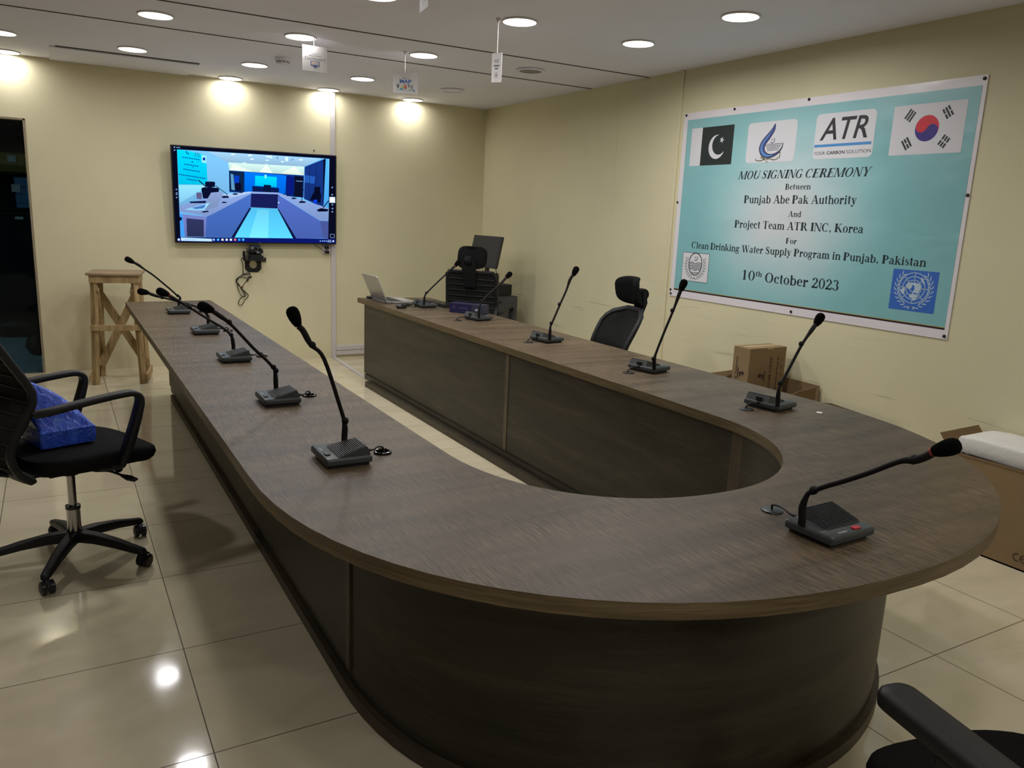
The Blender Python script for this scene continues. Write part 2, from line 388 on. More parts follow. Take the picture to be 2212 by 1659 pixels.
TVP= [((8, 10, 30), [(0.0081, 0.9869), (0.9934, 0.9887), (0.9908, 0.0137), (0.0071, 0.0125)]), ((110, 185, 240), [(0.0349, 0.9532), (0.896, 0.9577), (0.9514, 0.9551), (0.9419, 0.0634), (0.0312, 0.0627)]), ((155, 198, 230), [(0.203, 0.9534), (0.8959, 0.9533), (0.7877, 0.855), (0.3234, 0.8531)]), ((120, 188, 236), [(0.1804, 0.9507), (0.3234, 0.8531), (0.3213, 0.5465), (0.034, 0.3876), (0.0351, 0.5983)]), ((0, 205, 245), [(0.0349, 0.9532), (0.0915, 0.9481), (0.1971, 0.9124), (0.1986, 0.6116), (0.0352, 0.6023)]), ((140, 212, 245), [(0.0351, 0.5983), (0.1985, 0.6074), (0.1533, 0.5425), (0.0349, 0.412)]), ((200, 232, 228), [(0.3234, 0.8531), (0.7877, 0.855), (0.7859, 0.7595), (0.3256, 0.771)]), ((235, 250, 235), [(0.3509, 0.8396), (0.4676, 0.7723), (0.3304, 0.7756)]), ((235, 250, 235), [(0.5496, 0.8519), (0.5893, 0.767), (0.5062, 0.7693)]), ((235, 250, 235), [(0.7263, 0.8488), (0.7809, 0.7634), (0.634, 0.7669)]), ((8, 50, 130), [(0.3256, 0.771), (0.7859, 0.7595), (0.7814, 0.5187), (0.3236, 0.5467)]), ((0, 110, 235), [(0.4173, 0.7674), (0.6737, 0.7492), (0.6643, 0.5456), (0.4139, 0.5575)]), ((0, 205, 250), [(0.481, 0.7315), (0.6132, 0.7266), (0.6107, 0.6193), (0.4783, 0.6258)]), ((140, 235, 250), [(0.5372, 0.7452), (0.5519, 0.7448), (0.5486, 0.708), (0.5388, 0.7072)]), ((8, 25, 80), [(0.4612, 0.6202), (0.6255, 0.6101), (0.6254, 0.5618), (0.4621, 0.5611)]), ((8, 20, 60), [(0.5322, 0.6386), (0.5764, 0.638), (0.5771, 0.5609), (0.5278, 0.5616)]), ((12, 35, 70), [(0.3277, 0.7646), (0.4147, 0.7589), (0.4091, 0.5572), (0.324, 0.5593)]), ((90, 150, 190), [(0.334, 0.7388), (0.3502, 0.732), (0.3571, 0.5659), (0.3361, 0.5727)]), ((5, 60, 190), [(0.3546, 0.7241), (0.3861, 0.7187), (0.3804, 0.6347), (0.3545, 0.6367)]), ((6, 12, 40), [(0.3618, 0.6457), (0.3949, 0.6443), (0.3949, 0.5603), (0.357, 0.5617)]), ((8, 25, 120), [(0.6736, 0.7449), (0.7241, 0.7409), (0.7149, 0.5387), (0.6693, 0.5442)]), ((10, 15, 40), [(0.7243, 0.7495), (0.7816, 0.746), (0.7721, 0.5198), (0.7198, 0.5277)]), ((120, 170, 230), [(0.7335, 0.6984), (0.7771, 0.6978), (0.7764, 0.6916), (0.7334, 0.6923)]), ((20, 50, 125), [(0.7903, 0.8536), (0.9116, 0.9463), (0.9096, 0.4137), (0.7838, 0.5056)]), ((35, 90, 180), [(0.7886, 0.7641), (0.8585, 0.753), (0.8519, 0.6734), (0.7871, 0.6856)]), ((8, 20, 60), [(0.8243, 0.8805), (0.8264, 0.8807), (0.8173, 0.4857), (0.8152, 0.4856)]), ((8, 20, 60), [(0.8638, 0.9089), (0.8659, 0.9091), (0.8567, 0.4571), (0.8546, 0.457)]), ((6, 10, 35), [(0.9116, 0.9463), (0.9276, 0.9568), (0.9192, 0.4115), (0.9085, 0.4154)]), ((80, 175, 250), [(0.9275, 0.9524), (0.9461, 0.9545), (0.947, 0.4113), (0.9113, 0.4201)]), ((6, 10, 35), [(0.8513, 0.6382), (0.8909, 0.6457), (0.8885, 0.5924), (0.8974, 0.5531), (0.8907, 0.4636), (0.8227, 0.4949), (0.8395, 0.5579), (0.8515, 0.5853)]), ((10, 60, 230), [(0.8463, 0.4964), (0.8701, 0.5024), (0.8694, 0.4623), (0.8482, 0.4566)]), ((132, 158, 212), [(0.034, 0.3876), (0.1966, 0.4797), (0.3184, 0.5296), (0.4476, 0.56), (0.6194, 0.5614), (0.6244, 0.5583), (0.947, 0.4113), (0.9449, 0.2685), (0.8875, 0.2707), (0.6189, 0.5407), (0.4543, 0.5393), (0.2138, 0.302), (0.1903, 0.2842), (0.034, 0.3263)]), ((168, 198, 240), [(0.2808, 0.5186), (0.4476, 0.56), (0.4545, 0.5495), (0.3264, 0.48)]), ((22, 28, 85), [(0.4543, 0.5393), (0.619, 0.5424), (0.6165, 0.388), (0.448, 0.3926)]), ((66, 104, 184), [(0.2138, 0.302), (0.4542, 0.5376), (0.4476, 0.3789), (0.3284, 0.0647), (0.174, 0.0657), (0.1855, 0.2799)]), ((76, 102, 184), [(0.6189, 0.5381), (0.8875, 0.2662), (0.9084, 0.0674), (0.7312, 0.0612), (0.6179, 0.3846)]), ((85, 200, 248), [(0.4478, 0.3857), (0.6154, 0.3845), (0.713, 0.0609), (0.3451, 0.0633)]), ((112, 218, 252), [(0.4912, 0.3709), (0.5602, 0.3703), (0.5528, 0.0604), (0.4344, 0.0625)]), ((12, 20, 60), [(0.4405, 0.3836), (0.4537, 0.3878), (0.3456, 0.0633), (0.3275, 0.0646)]), ((12, 20, 60), [(0.6144, 0.3844), (0.6215, 0.3848), (0.7322, 0.0613), (0.7115, 0.0609)]), ((110, 122, 186), [(0.0485, 0.2984), (0.1855, 0.2799), (0.174, 0.0657), (0.0559, 0.0657)]), ((45, 50, 90), [(0.0694, 0.2582), (0.1684, 0.2458), (0.1648, 0.068), (0.0685, 0.0677)]), ((65, 155, 240), [(0.0333, 0.3058), (0.0485, 0.2984), (0.0559, 0.0657), (0.0313, 0.0652)]), ((6, 10, 35), [(0.0321, 0.273), (0.045, 0.2613), (0.0419, 0.2365), (0.0315, 0.232)]), ((70, 85, 150), [(0.8875, 0.2662), (0.9449, 0.2639), (0.9435, 0.0635), (0.9084, 0.0674)]), ((128, 150, 195), [(0.2143, 0.5321), (0.29, 0.5459), (0.2487, 0.3832), (0.1694, 0.3456)]), ((150, 215, 250), [(0.0592, 0.3481), (0.2063, 0.4265), (0.174, 0.3459), (0.1284, 0.3394)]), ((70, 120, 190), [(0.1023, 0.3668), (0.1852, 0.4087), (0.1701, 0.3664), (0.1244, 0.3557)]), ((6, 10, 35), [(0.1553, 0.3325), (0.1967, 0.3429), (0.1986, 0.3305), (0.1686, 0.3207)]), ((10, 20, 60), [(0.0911, 0.4318), (0.1864, 0.446), (0.1833, 0.421), (0.095, 0.4157)]), ((8, 14, 45), [(0.1835, 0.6349), (0.1929, 0.6455), (0.2363, 0.6475), (0.2428, 0.6357), (0.2391, 0.5918), (0.1864, 0.586)]), ((8, 14, 45), [(0.2002, 0.5912), (0.2231, 0.593), (0.2248, 0.5725), (0.1973, 0.5704)]), ((8, 14, 45), [(0.161, 0.5717), (0.175, 0.5851), (0.2597, 0.5851), (0.2645, 0.5631), (0.2606, 0.5421), (0.2166, 0.5323), (0.1963, 0.4698), (0.1689, 0.468)]), ((95, 90, 130), [(0.1325, 0.5287), (0.1618, 0.5267), (0.1619, 0.4609), (0.1326, 0.4631)]), ((6, 10, 35), [(0.144, 0.6522), (0.1848, 0.5903), (0.1886, 0.5981), (0.1477, 0.66)]), ((6, 10, 35), [(0.2417, 0.6041), (0.31, 0.518), (0.3123, 0.5236), (0.244, 0.6097)]), ((6, 10, 35), [(0.3069, 0.5199), (0.3085, 0.495), (0.3123, 0.4963), (0.3107, 0.5213)]), ((6, 10, 35), [(0.7734, 0.5863), (0.7893, 0.6094), (0.7874, 0.6133), (0.7715, 0.5902)]), ((6, 10, 35), [(0.7703, 0.5881), (0.7683, 0.4826), (0.7725, 0.4829), (0.7745, 0.5884)]), ((6, 10, 35), [(0.911, 0.4079), (0.9471, 0.4907), (0.9419, 0.4967), (0.9059, 0.414)]), ((6, 10, 35), [(0.7196, 0.593), (0.718, 0.5144), (0.7211, 0.5146), (0.7227, 0.5933)]), ((6, 10, 35), [(0.2753, 0.4916), (0.292, 0.5052), (0.3222, 0.499), (0.3171, 0.484), (0.2819, 0.4804)]), ((6, 10, 35), [(0.3414, 0.5271), (0.3536, 0.537), (0.3756, 0.5325), (0.3719, 0.5217), (0.3462, 0.519)]), ((6, 10, 35), [(0.3788, 0.5465), (0.3884, 0.5543), (0.4056, 0.5508), (0.4027, 0.5424), (0.3826, 0.5402)]), ((6, 10, 35), [(0.2764, 0.4349), (0.2871, 0.4436), (0.3064, 0.4395), (0.3031, 0.4299), (0.2806, 0.4277)]), ((6, 10, 35), [(0.6711, 0.533), (0.6805, 0.5405), (0.6976, 0.5371), (0.6948, 0.529), (0.6749, 0.527)]), ((6, 10, 35), [(0.702, 0.5047), (0.7144, 0.5144), (0.7369, 0.5099), (0.7332, 0.4993), (0.707, 0.4967)]), ((6, 10, 35), [(0.749, 0.4682), (0.7658, 0.4814), (0.7967, 0.4752), (0.7917, 0.4607), (0.7559, 0.4573)]), ((6, 10, 35), [(0.8655, 0.3863), (0.8937, 0.4079), (0.9458, 0.3972), (0.9373, 0.3732), (0.8772, 0.3681)]), ((6, 10, 35), [(0.6502, 0.5446), (0.6566, 0.5497), (0.6684, 0.5474), (0.6664, 0.5418), (0.6528, 0.5404)]), ((235, 250, 255), [(0.3641, 0.9398), (0.3623, 0.9359), (0.3576, 0.9326), (0.3513, 0.9309), (0.345, 0.9312), (0.3404, 0.9334), (0.3389, 0.9369), (0.3407, 0.9408), (0.3454, 0.944), (0.3517, 0.9457), (0.358, 0.9455), (0.3625, 0.9433)]), ((235, 250, 255), [(0.4658, 0.9407), (0.464, 0.9364), (0.4592, 0.9328), (0.4527, 0.9309), (0.4463, 0.9313), (0.4416, 0.9338), (0.44, 0.9378), (0.4418, 0.9421), (0.4466, 0.9457), (0.4531, 0.9476), (0.4596, 0.9472), (0.4642, 0.9447)]), ((235, 250, 255), [(0.4754, 0.9027), (0.4737, 0.8992), (0.4695, 0.8962), (0.4637, 0.8947), (0.4579, 0.895), (0.4538, 0.897), (0.4523, 0.9001), (0.454, 0.9036), (0.4582, 0.9065), (0.464, 0.9081), (0.4698, 0.9078), (0.4739, 0.9058)]), ((235, 250, 255), [(0.5738, 0.9404), (0.5718, 0.9364), (0.5667, 0.9331), (0.5599, 0.9313), (0.553, 0.9316), (0.5481, 0.9338), (0.5463, 0.9373), (0.5483, 0.9413), (0.5533, 0.9447), (0.5602, 0.9465), (0.5671, 0.9462), (0.572, 0.944)]), ((235, 250, 255), [(0.5665, 0.9009), (0.5649, 0.8978), (0.5609, 0.8952), (0.5555, 0.8938), (0.5502, 0.894), (0.5463, 0.8958), (0.5449, 0.8986), (0.5464, 0.9017), (0.5504, 0.9043), (0.5558, 0.9056), (0.5612, 0.9054), (0.5651, 0.9037)]), ((235, 250, 255), [(0.6603, 0.8958), (0.6588, 0.8927), (0.6547, 0.89), (0.6492, 0.8887), (0.6437, 0.8889), (0.6397, 0.8906), (0.6383, 0.8934), (0.6399, 0.8966), (0.6439, 0.8992), (0.6494, 0.9006), (0.6549, 0.9004), (0.6589, 0.8986)]), ((235, 250, 255), [(0.7794, 0.9275), (0.7775, 0.9234), (0.7726, 0.9201), (0.7659, 0.9183), (0.7592, 0.9186), (0.7544, 0.9209), (0.7527, 0.9246), (0.7546, 0.9287), (0.7595, 0.9321), (0.7662, 0.9338), (0.7728, 0.9335), (0.7776, 0.9312)]), ((235, 250, 255), [(0.5585, 0.8545), (0.5572, 0.8519), (0.554, 0.8497), (0.5495, 0.8486), (0.5452, 0.8488), (0.542, 0.8503), (0.5409, 0.8527), (0.5421, 0.8554), (0.5454, 0.8576), (0.5498, 0.8587), (0.5542, 0.8585), (0.5574, 0.857)]), ((235, 250, 255), [(0.4293, 0.8602), (0.4277, 0.858), (0.4233, 0.856), (0.4173, 0.8548), (0.4114, 0.8547), (0.4071, 0.8558), (0.4056, 0.8577), (0.4072, 0.86), (0.4116, 0.862), (0.4175, 0.8631), (0.4235, 0.8632), (0.4278, 0.8622)]), ((200, 235, 245), [(0.5692, 0.9551), (0.5878, 0.9538), (0.5861, 0.9208), (0.5674, 0.9212)]), ((215, 245, 250), [(0.6679, 0.9477), (0.6864, 0.9464), (0.6835, 0.9017), (0.667, 0.9025)]), ((60, 110, 170), [(0.6128, 0.9263), (0.6207, 0.9457), (0.6241, 0.9444), (0.6166, 0.9182)]), ((60, 110, 170), [(0.7013, 0.9122), (0.718, 0.9379), (0.721, 0.9348), (0.7053, 0.9092)]), ((0, 85, 160), [(0.0629, 0.8843), (0.0718, 0.8837), (0.0714, 0.8726), (0.0625, 0.8732)]), ((0, 85, 160), [(0.0752, 0.8821), (0.084, 0.8815), (0.0837, 0.8703), (0.0748, 0.8709)]), ((0, 85, 160), [(0.0875, 0.8799), (0.0964, 0.8793), (0.096, 0.8681), (0.0871, 0.8687)]), ((0, 85, 160), [(0.0998, 0.8777), (0.1087, 0.8771), (0.1083, 0.8659), (0.0994, 0.8665)]), ((0, 85, 160), [(0.1121, 0.8755), (0.1211, 0.8749), (0.1207, 0.8636), (0.1117, 0.8642)]), ((0, 85, 160), [(0.1245, 0.8733), (0.1335, 0.8727), (0.1331, 0.8614), (0.1241, 0.862)]), ((0, 85, 160), [(0.1369, 0.871), (0.1459, 0.8704), (0.1456, 0.8591), (0.1365, 0.8598)]), ((0, 85, 160), [(0.1494, 0.8688), (0.1584, 0.8682), (0.158, 0.8569), (0.149, 0.8575)]), ((0, 85, 160), [(0.1121, 0.8418), (0.1216, 0.8413), (0.1212, 0.83), (0.1117, 0.8306)]), ((0, 85, 160), [(0.0714, 0.8159), (0.0798, 0.8152), (0.0794, 0.8039), (0.071, 0.8047)]), ((0, 85, 160), [(0.083, 0.8137), (0.0914, 0.813), (0.091, 0.8017), (0.0826, 0.8025)]), ((0, 85, 160), [(0.0946, 0.8116), (0.103, 0.8108), (0.1026, 0.7996), (0.0942, 0.8003)]), ((0, 85, 160), [(0.1062, 0.8094), (0.1146, 0.8086), (0.1142, 0.7974), (0.1058, 0.7981)]), ((0, 85, 160), [(0.1178, 0.8072), (0.1263, 0.8065), (0.1259, 0.7951), (0.1174, 0.7959)]), ((0, 85, 160), [(0.1295, 0.805), (0.138, 0.8043), (0.1376, 0.7929), (0.1291, 0.7937)]), ((0, 85, 160), [(0.1412, 0.8028), (0.1497, 0.8021), (0.1493, 0.7907), (0.1408, 0.7915)]), ((0, 85, 160), [(0.116, 0.79), (0.1205, 0.7889), (0.1201, 0.7776), (0.1156, 0.7787)]), ((0, 85, 160), [(0.0652, 0.7649), (0.0737, 0.7641), (0.0733, 0.7528), (0.0648, 0.7536)]), ((0, 85, 160), [(0.077, 0.7626), (0.0855, 0.7618), (0.0851, 0.7505), (0.0766, 0.7513)]), ((0, 85, 160), [(0.0887, 0.7603), (0.0973, 0.7595), (0.0969, 0.7482), (0.0883, 0.749)]), ((0, 85, 160), [(0.1006, 0.758), (0.1091, 0.7572), (0.1087, 0.7459), (0.1002, 0.7467)]), ((0, 85, 160), [(0.1124, 0.7557), (0.121, 0.7549), (0.1206, 0.7436), (0.112, 0.7444)]), ((0, 85, 160), [(0.1243, 0.7534), (0.1329, 0.7526), (0.1325, 0.7413), (0.1239, 0.7421)]), ((0, 85, 160), [(0.1362, 0.7511), (0.1448, 0.7503), (0.1444, 0.7389), (0.1358, 0.7397)]), ((0, 85, 160), [(0.1481, 0.7488), (0.1568, 0.748), (0.1564, 0.7366), (0.1477, 0.7374)]), ((0, 85, 160), [(0.0391, 0.7103), (0.0474, 0.7094), (0.047, 0.6982), (0.0387, 0.699)]), ((0, 85, 160), [(0.0505, 0.708), (0.0588, 0.7071), (0.0584, 0.6959), (0.0501, 0.6967)]), ((0, 85, 160), [(0.0619, 0.7057), (0.0702, 0.7049), (0.0698, 0.6936), (0.0615, 0.6944)]), ((0, 85, 160), [(0.0734, 0.7034), (0.0816, 0.7025), (0.0812, 0.6912), (0.073, 0.6921)]), ((0, 85, 160), [(0.0848, 0.7011), (0.0931, 0.7002), (0.0927, 0.6889), (0.0844, 0.6898)]), ((0, 85, 160), [(0.0963, 0.6988), (0.1047, 0.6979), (0.1043, 0.6866), (0.0959, 0.6874)]), ((0, 85, 160), [(0.1079, 0.6964), (0.1162, 0.6956), (0.1158, 0.6842), (0.1075, 0.6851)]), ((0, 85, 160), [(0.1194, 0.6941), (0.1278, 0.6933), (0.1274, 0.6819), (0.119, 0.6827)]), ((0, 85, 160), [(0.131, 0.6918), (0.1394, 0.6909), (0.139, 0.6795), (0.1306, 0.6804)]), ((0, 85, 160), [(0.1426, 0.6894), (0.1511, 0.6886), (0.1507, 0.6772), (0.1423, 0.678)]), ((0, 85, 160), [(0.1543, 0.6871), (0.1628, 0.6862), (0.1624, 0.6748), (0.1539, 0.6757)]), ((0, 85, 160), [(0.166, 0.6847), (0.1745, 0.6839), (0.1741, 0.6724), (0.1656, 0.6733)]), ((0, 85, 160), [(0.1777, 0.6824), (0.1862, 0.6815), (0.1858, 0.67), (0.1774, 0.6709)]), ((0, 85, 160), [(0.0815, 0.6659), (0.0901, 0.665), (0.0897, 0.6537), (0.0811, 0.6546)]), ((0, 85, 160), [(0.0934, 0.6635), (0.102, 0.6626), (0.1016, 0.6512), (0.093, 0.6521)]), ((0, 85, 160), [(0.1053, 0.661), (0.114, 0.6601), (0.1136, 0.6488), (0.1049, 0.6496)]), ((0, 85, 160), [(0.1173, 0.6586), (0.1259, 0.6577), (0.1255, 0.6463), (0.1169, 0.6472)]), ((0, 85, 160), [(0.1293, 0.6561), (0.1379, 0.6552), (0.1375, 0.6438), (0.1289, 0.6447)]), ((150, 230, 250), [(0.1702, 0.9134), (0.197, 0.9084), (0.1954, 0.8314), (0.1699, 0.8368)]), ((10, 30, 150), [(0.1905, 0.8745), (0.1892, 0.8663), (0.1864, 0.8601), (0.1827, 0.8575), (0.1791, 0.8593), (0.1767, 0.865), (0.176, 0.8729), (0.1772, 0.8811), (0.1801, 0.8874), (0.1838, 0.8899), (0.1873, 0.8882), (0.1898, 0.8825)]), ((0, 80, 130), [(0.0821, 0.9421), (0.0836, 0.9224), (0.0889, 0.9249), (0.0874, 0.9446)]), ((0, 80, 130), [(0.0851, 0.9191), (0.1001, 0.9089), (0.1025, 0.918), (0.0875, 0.9282)]), ((40, 110, 140), [(0.1305, 0.8897), (0.1387, 0.9331), (0.1361, 0.9341), (0.128, 0.8907)]), ((40, 110, 140), [(0.1361, 0.9329), (0.1403, 0.8877), (0.143, 0.8891), (0.1387, 0.9343)]), ((40, 110, 140), [(0.1459, 0.9282), (0.1534, 0.9267), (0.154, 0.9315), (0.1465, 0.9331)]), ((40, 110, 140), [(0.1484, 0.9293), (0.1474, 0.8874), (0.1501, 0.8878), (0.1511, 0.9297)]), ((40, 110, 140), [(0.1559, 0.9269), (0.1554, 0.8867), (0.1581, 0.8872), (0.1586, 0.9274)]), ((10, 22, 105), [(0.0156, 0.0624), (0.9899, 0.0634), (0.9908, 0.0137), (0.0147, 0.0143)]), ((185, 222, 255), [(0.0332, 0.0578), (0.2103, 0.047), (0.2104, 0.019), (0.0328, 0.0221)]), ((120, 170, 220), [(0.0541, 0.0424), (0.0595, 0.0425), (0.0593, 0.0367), (0.0539, 0.0366)]), ((120, 170, 220), [(0.0636, 0.0426), (0.069, 0.0427), (0.0688, 0.0368), (0.0634, 0.0368)]), ((120, 170, 220), [(0.073, 0.0428), (0.0784, 0.0429), (0.0782, 0.037), (0.0728, 0.0369)]), ((120, 170, 220), [(0.0825, 0.0429), (0.0879, 0.043), (0.0877, 0.0372), (0.0823, 0.0371)]), ((120, 170, 220), [(0.092, 0.0431), (0.0974, 0.0432), (0.0972, 0.0374), (0.0918, 0.0373)]), ((120, 170, 220), [(0.1015, 0.0433), (0.1069, 0.0434), (0.1067, 0.0375), (0.1013, 0.0374)]), ((120, 170, 220), [(0.111, 0.0435), (0.1165, 0.0436), (0.1163, 0.0377), (0.1108, 0.0376)]), ((220, 235, 255), [(0.0145, 0.045), (0.027, 0.0444), (0.0262, 0.0236), (0.0138, 0.0243)]), ((150, 180, 240), [(0.2155, 0.0488), (0.2285, 0.0482), (0.2278, 0.027), (0.2148, 0.0276)]), ((80, 190, 250), [(0.2411, 0.0493), (0.2542, 0.0487), (0.2536, 0.0274), (0.2405, 0.028)]), ((240, 235, 210), [(0.2669, 0.0498), (0.2801, 0.0492), (0.2795, 0.0278), (0.2663, 0.0284)]), ((225, 240, 255), [(0.2915, 0.0502), (0.3047, 0.0496), (0.3041, 0.0282), (0.2908, 0.0288)]), ((240, 245, 255), [(0.3166, 0.0507), (0.3299, 0.0501), (0.3293, 0.0286), (0.316, 0.0293)]), ((230, 120, 110), [(0.3419, 0.0512), (0.3552, 0.0506), (0.3546, 0.029), (0.3412, 0.0297)]), ((40, 160, 250), [(0.3668, 0.0517), (0.3803, 0.051), (0.3796, 0.0295), (0.3662, 0.0301)]), ((60, 190, 255), [(0.3909, 0.0521), (0.4044, 0.0515), (0.4038, 0.0299), (0.3903, 0.0305)]), ((150, 190, 250), [(0.886, 0.0433), (0.8925, 0.0434), (0.8923, 0.0306), (0.8858, 0.0305)]), ((150, 190, 250), [(0.9011, 0.0435), (0.9075, 0.0436), (0.9073, 0.0308), (0.9009, 0.0307)]), ((150, 190, 250), [(0.9129, 0.0437), (0.9194, 0.0438), (0.9192, 0.031), (0.9127, 0.0309)]), ((150, 190, 250), [(0.9248, 0.0439), (0.9313, 0.044), (0.9311, 0.0312), (0.9246, 0.0311)]), ((170, 200, 250), [(0.9379, 0.0496), (0.9624, 0.0492), (0.9623, 0.0427), (0.9378, 0.0432)]), ((170, 200, 250), [(0.9355, 0.0331), (0.9649, 0.0327), (0.9647, 0.0253), (0.9354, 0.0258)]), ((220, 235, 255), [(0.9716, 0.0466), (0.9814, 0.0467), (0.9812, 0.0283), (0.9713, 0.0282)]), ((205, 225, 245), [(0.9505, 0.5371), (0.9882, 0.5378), (0.989, 0.4722), (0.9506, 0.4717)]), ((250, 252, 255), [(0.9856, 0.5062), (0.9833, 0.4926), (0.9772, 0.4823), (0.969, 0.4782), (0.961, 0.4813), (0.9552, 0.4908), (0.9533, 0.5041), (0.9556, 0.5177), (0.9617, 0.528), (0.9698, 0.5321), (0.9779, 0.5291), (0.9837, 0.5196)]), ((110, 140, 190), [(0.9757, 0.6435), (0.9737, 0.637), (0.9691, 0.634), (0.9646, 0.6363), (0.9628, 0.6425), (0.9648, 0.6489), (0.9694, 0.6519), (0.9739, 0.6496)]), ((110, 140, 190), [(0.9746, 0.5629), (0.9726, 0.5564), (0.968, 0.5535), (0.9634, 0.5558), (0.9616, 0.562), (0.9636, 0.5685), (0.9682, 0.5714), (0.9728, 0.5691)]), ((110, 140, 190), [(0.9762, 0.4507), (0.9742, 0.4442), (0.9696, 0.4413), (0.965, 0.4437), (0.9632, 0.45), (0.9652, 0.4564), (0.9698, 0.4594), (0.9744, 0.457)]), ((110, 140, 190), [(0.9767, 0.4084), (0.9747, 0.4019), (0.9701, 0.399), (0.9655, 0.4014), (0.9637, 0.4077), (0.9657, 0.4141), (0.9703, 0.417), (0.9749, 0.4146)]), ((110, 140, 190), [(0.9762, 0.3713), (0.9742, 0.3648), (0.9695, 0.3619), (0.965, 0.3643), (0.9632, 0.3706), (0.9652, 0.3771), (0.9698, 0.38), (0.9744, 0.3776)]), ((110, 140, 190), [(0.0264, 0.5516), (0.0246, 0.5458), (0.0208, 0.5431), (0.0172, 0.5452), (0.0158, 0.5508), (0.0176, 0.5567), (0.0214, 0.5593), (0.025, 0.5572)]), ((110, 140, 190), [(0.0263, 0.5153), (0.0246, 0.5095), (0.0208, 0.5068), (0.0171, 0.5089), (0.0158, 0.5145), (0.0176, 0.5204), (0.0214, 0.523), (0.025, 0.5209)]), ((110, 140, 190), [(0.0256, 0.4699), (0.0238, 0.4641), (0.02, 0.4614), (0.0163, 0.4636), (0.015, 0.4692), (0.0168, 0.475), (0.0206, 0.4777), (0.0242, 0.4756)]), ((110, 140, 190), [(0.0258, 0.9741), (0.024, 0.9684), (0.0203, 0.9656), (0.0167, 0.9675), (0.0153, 0.9729), (0.0171, 0.9786), (0.0208, 0.9814), (0.0244, 0.9795)]), ((110, 140, 190), [(0.026, 0.9442), (0.0242, 0.9384), (0.0204, 0.9356), (0.0168, 0.9375), (0.0155, 0.9429), (0.0173, 0.9487), (0.021, 0.9515), (0.0246, 0.9496)]), ((120, 150, 200), [(0.0301, 0.9684), (0.0527, 0.968), (0.0533, 0.976), (0.0308, 0.9763)]), ((150, 180, 220), [(0.0147, 0.4975), (0.027, 0.4975), (0.0272, 0.5024), (0.015, 0.5024)]), ((120, 140, 190), [(0.9567, 0.1159), (0.9823, 0.1147), (0.9825, 0.1202), (0.9569, 0.1214)]), ((120, 140, 190), [(0.9808, 0.1173), (0.9813, 0.076), (0.9846, 0.0763), (0.9841, 0.1176)]), ((120, 140, 190), [(0.983, 0.0789), (0.9574, 0.0802), (0.9572, 0.0747), (0.9828, 0.0734)]), ((120, 140, 190), [(0.959, 0.0776), (0.9585, 0.1188), (0.9552, 0.1185), (0.9557, 0.0773)]), ((250, 252, 255), [(0.6183, 0.4662), (0.6269, 0.4494), (0.6218, 0.4457), (0.6188, 0.4472)])]
# ------------------------------------------------------------------ the room
YB, XR, ZC = 7.978, 4.178, 2.648
XL, YF = -2.3, -2.6
DX0, DX1, DH = -1.25, -0.147, 2.147       # opening in the back wall
struct('floor', MB().b2((XL - .2, YF - .2, -0.1), (XR + .2, YB, 0)), M_FLOOR, smooth=0)
struct('ceiling', MB().b2((XL - .2, YF - .2, ZC), (XR + .2, YB + .12, ZC + .12)), M_CEIL, smooth=0)
wb = MB()
wb.b2((DX1, YB, -.1), (XR + .2, YB + .12, ZC)); wb.b2((XL - .2, YB, -.1), (DX0, YB + .12, ZC)); wb.b2((DX0, YB, DH), (DX1, YB + .12, ZC))
struct('wall_back', wb, M_WALL_B, smooth=0)
struct('wall_right', MB().b2((XR, YF - .2, -.1), (XR + .15, YB, ZC)), M_WALL_R, smooth=0)
M_WARD = make_laminate('dark_wardrobe_wood', (74, 58, 48), (62, 48, 40), (50, 40, 34), 0.35, (8, 8, 60), (2, 2, 8), 0.4)
struct('wall_left', MB().b2((XL - .15, YF - .2, -.1), (XL, YB, ZC)), M_WARD, smooth=0)
wf = MB()
wf.b2((XL, YF - .15, 2.1), (XR, YF, ZC)); wf.b2((XL, YF - .15, -.1), (XL + .5, YF, 2.1)); wf.b2((XR - .5, YF - .15, -.1), (XR, YF, 2.1))
struct('wall_front', wf, M_WALL_B, smooth=0)
M_GLASSD = mat('dark_window_glass', (14, 18, 24), 0.05, 0, 0.6)
struct('window_1', MB().b2((XL + .5, YF - .12, -.1), (XR - .5, YF - .10, 2.1)), M_GLASSD, smooth=0)

# seams of the ceiling boards and the long slot of the air diffuser
def seam(name, x0, x1, y, w, m=M_SEAM):
    return struct(name, MB().b2((x0, y - w / 2, ZC - .004), (x1, y + w / 2, ZC + .02)), m, smooth=0)
seam('trim_1', XL, XR, 5.225, .013)
seam('trim_2', XL, XR, 6.005, .013)
sl = MB(); sl.b2((.11, 7.275, ZC - .006), (1.14, 7.295, ZC + .01), M_SEAM); sl.b2((.07, 7.30, ZC - .012), (1.14, 7.975, ZC + .01), M_CEIL)
struct('trim_3', sl, smooth=0)
# white cable trunking: up the wall, along the floor, and low along the wall
struct('trim_4', MB().b2((2.443, YB - .022, 0), (2.491, YB, ZC)), M_TRIMW, smooth=0, bevel=.003)
fl = MB(); fl.bar((2.463, 7.965, .006), (2.463, 7.93, .006), .035, .012); fl.bar((2.463, 7.94, .006), (2.41, 6.62, .006), .035, .012)
struct('trim_5', fl, M_TRIMW, smooth=0)
lo = MB(); lo.b2((2.491, YB - .03, .078), (XR, YB, .128)); lo.b2((2.491, YB - .026, .028), (XR, YB, .074))
struct('baseboard_back', lo, M_TRIMW, smooth=0, bevel=.003)
struct('trim_6', MB().b2((XR - .012, 4.800, 0), (XR, 4.832, ZC)), M_WALL_R, smooth=0, bevel=.003)
struct('trim_7', MB().b2((XR - .0012, 5.586, 0), (XR, 5.590, ZC)), M_WALL_R, smooth=0)

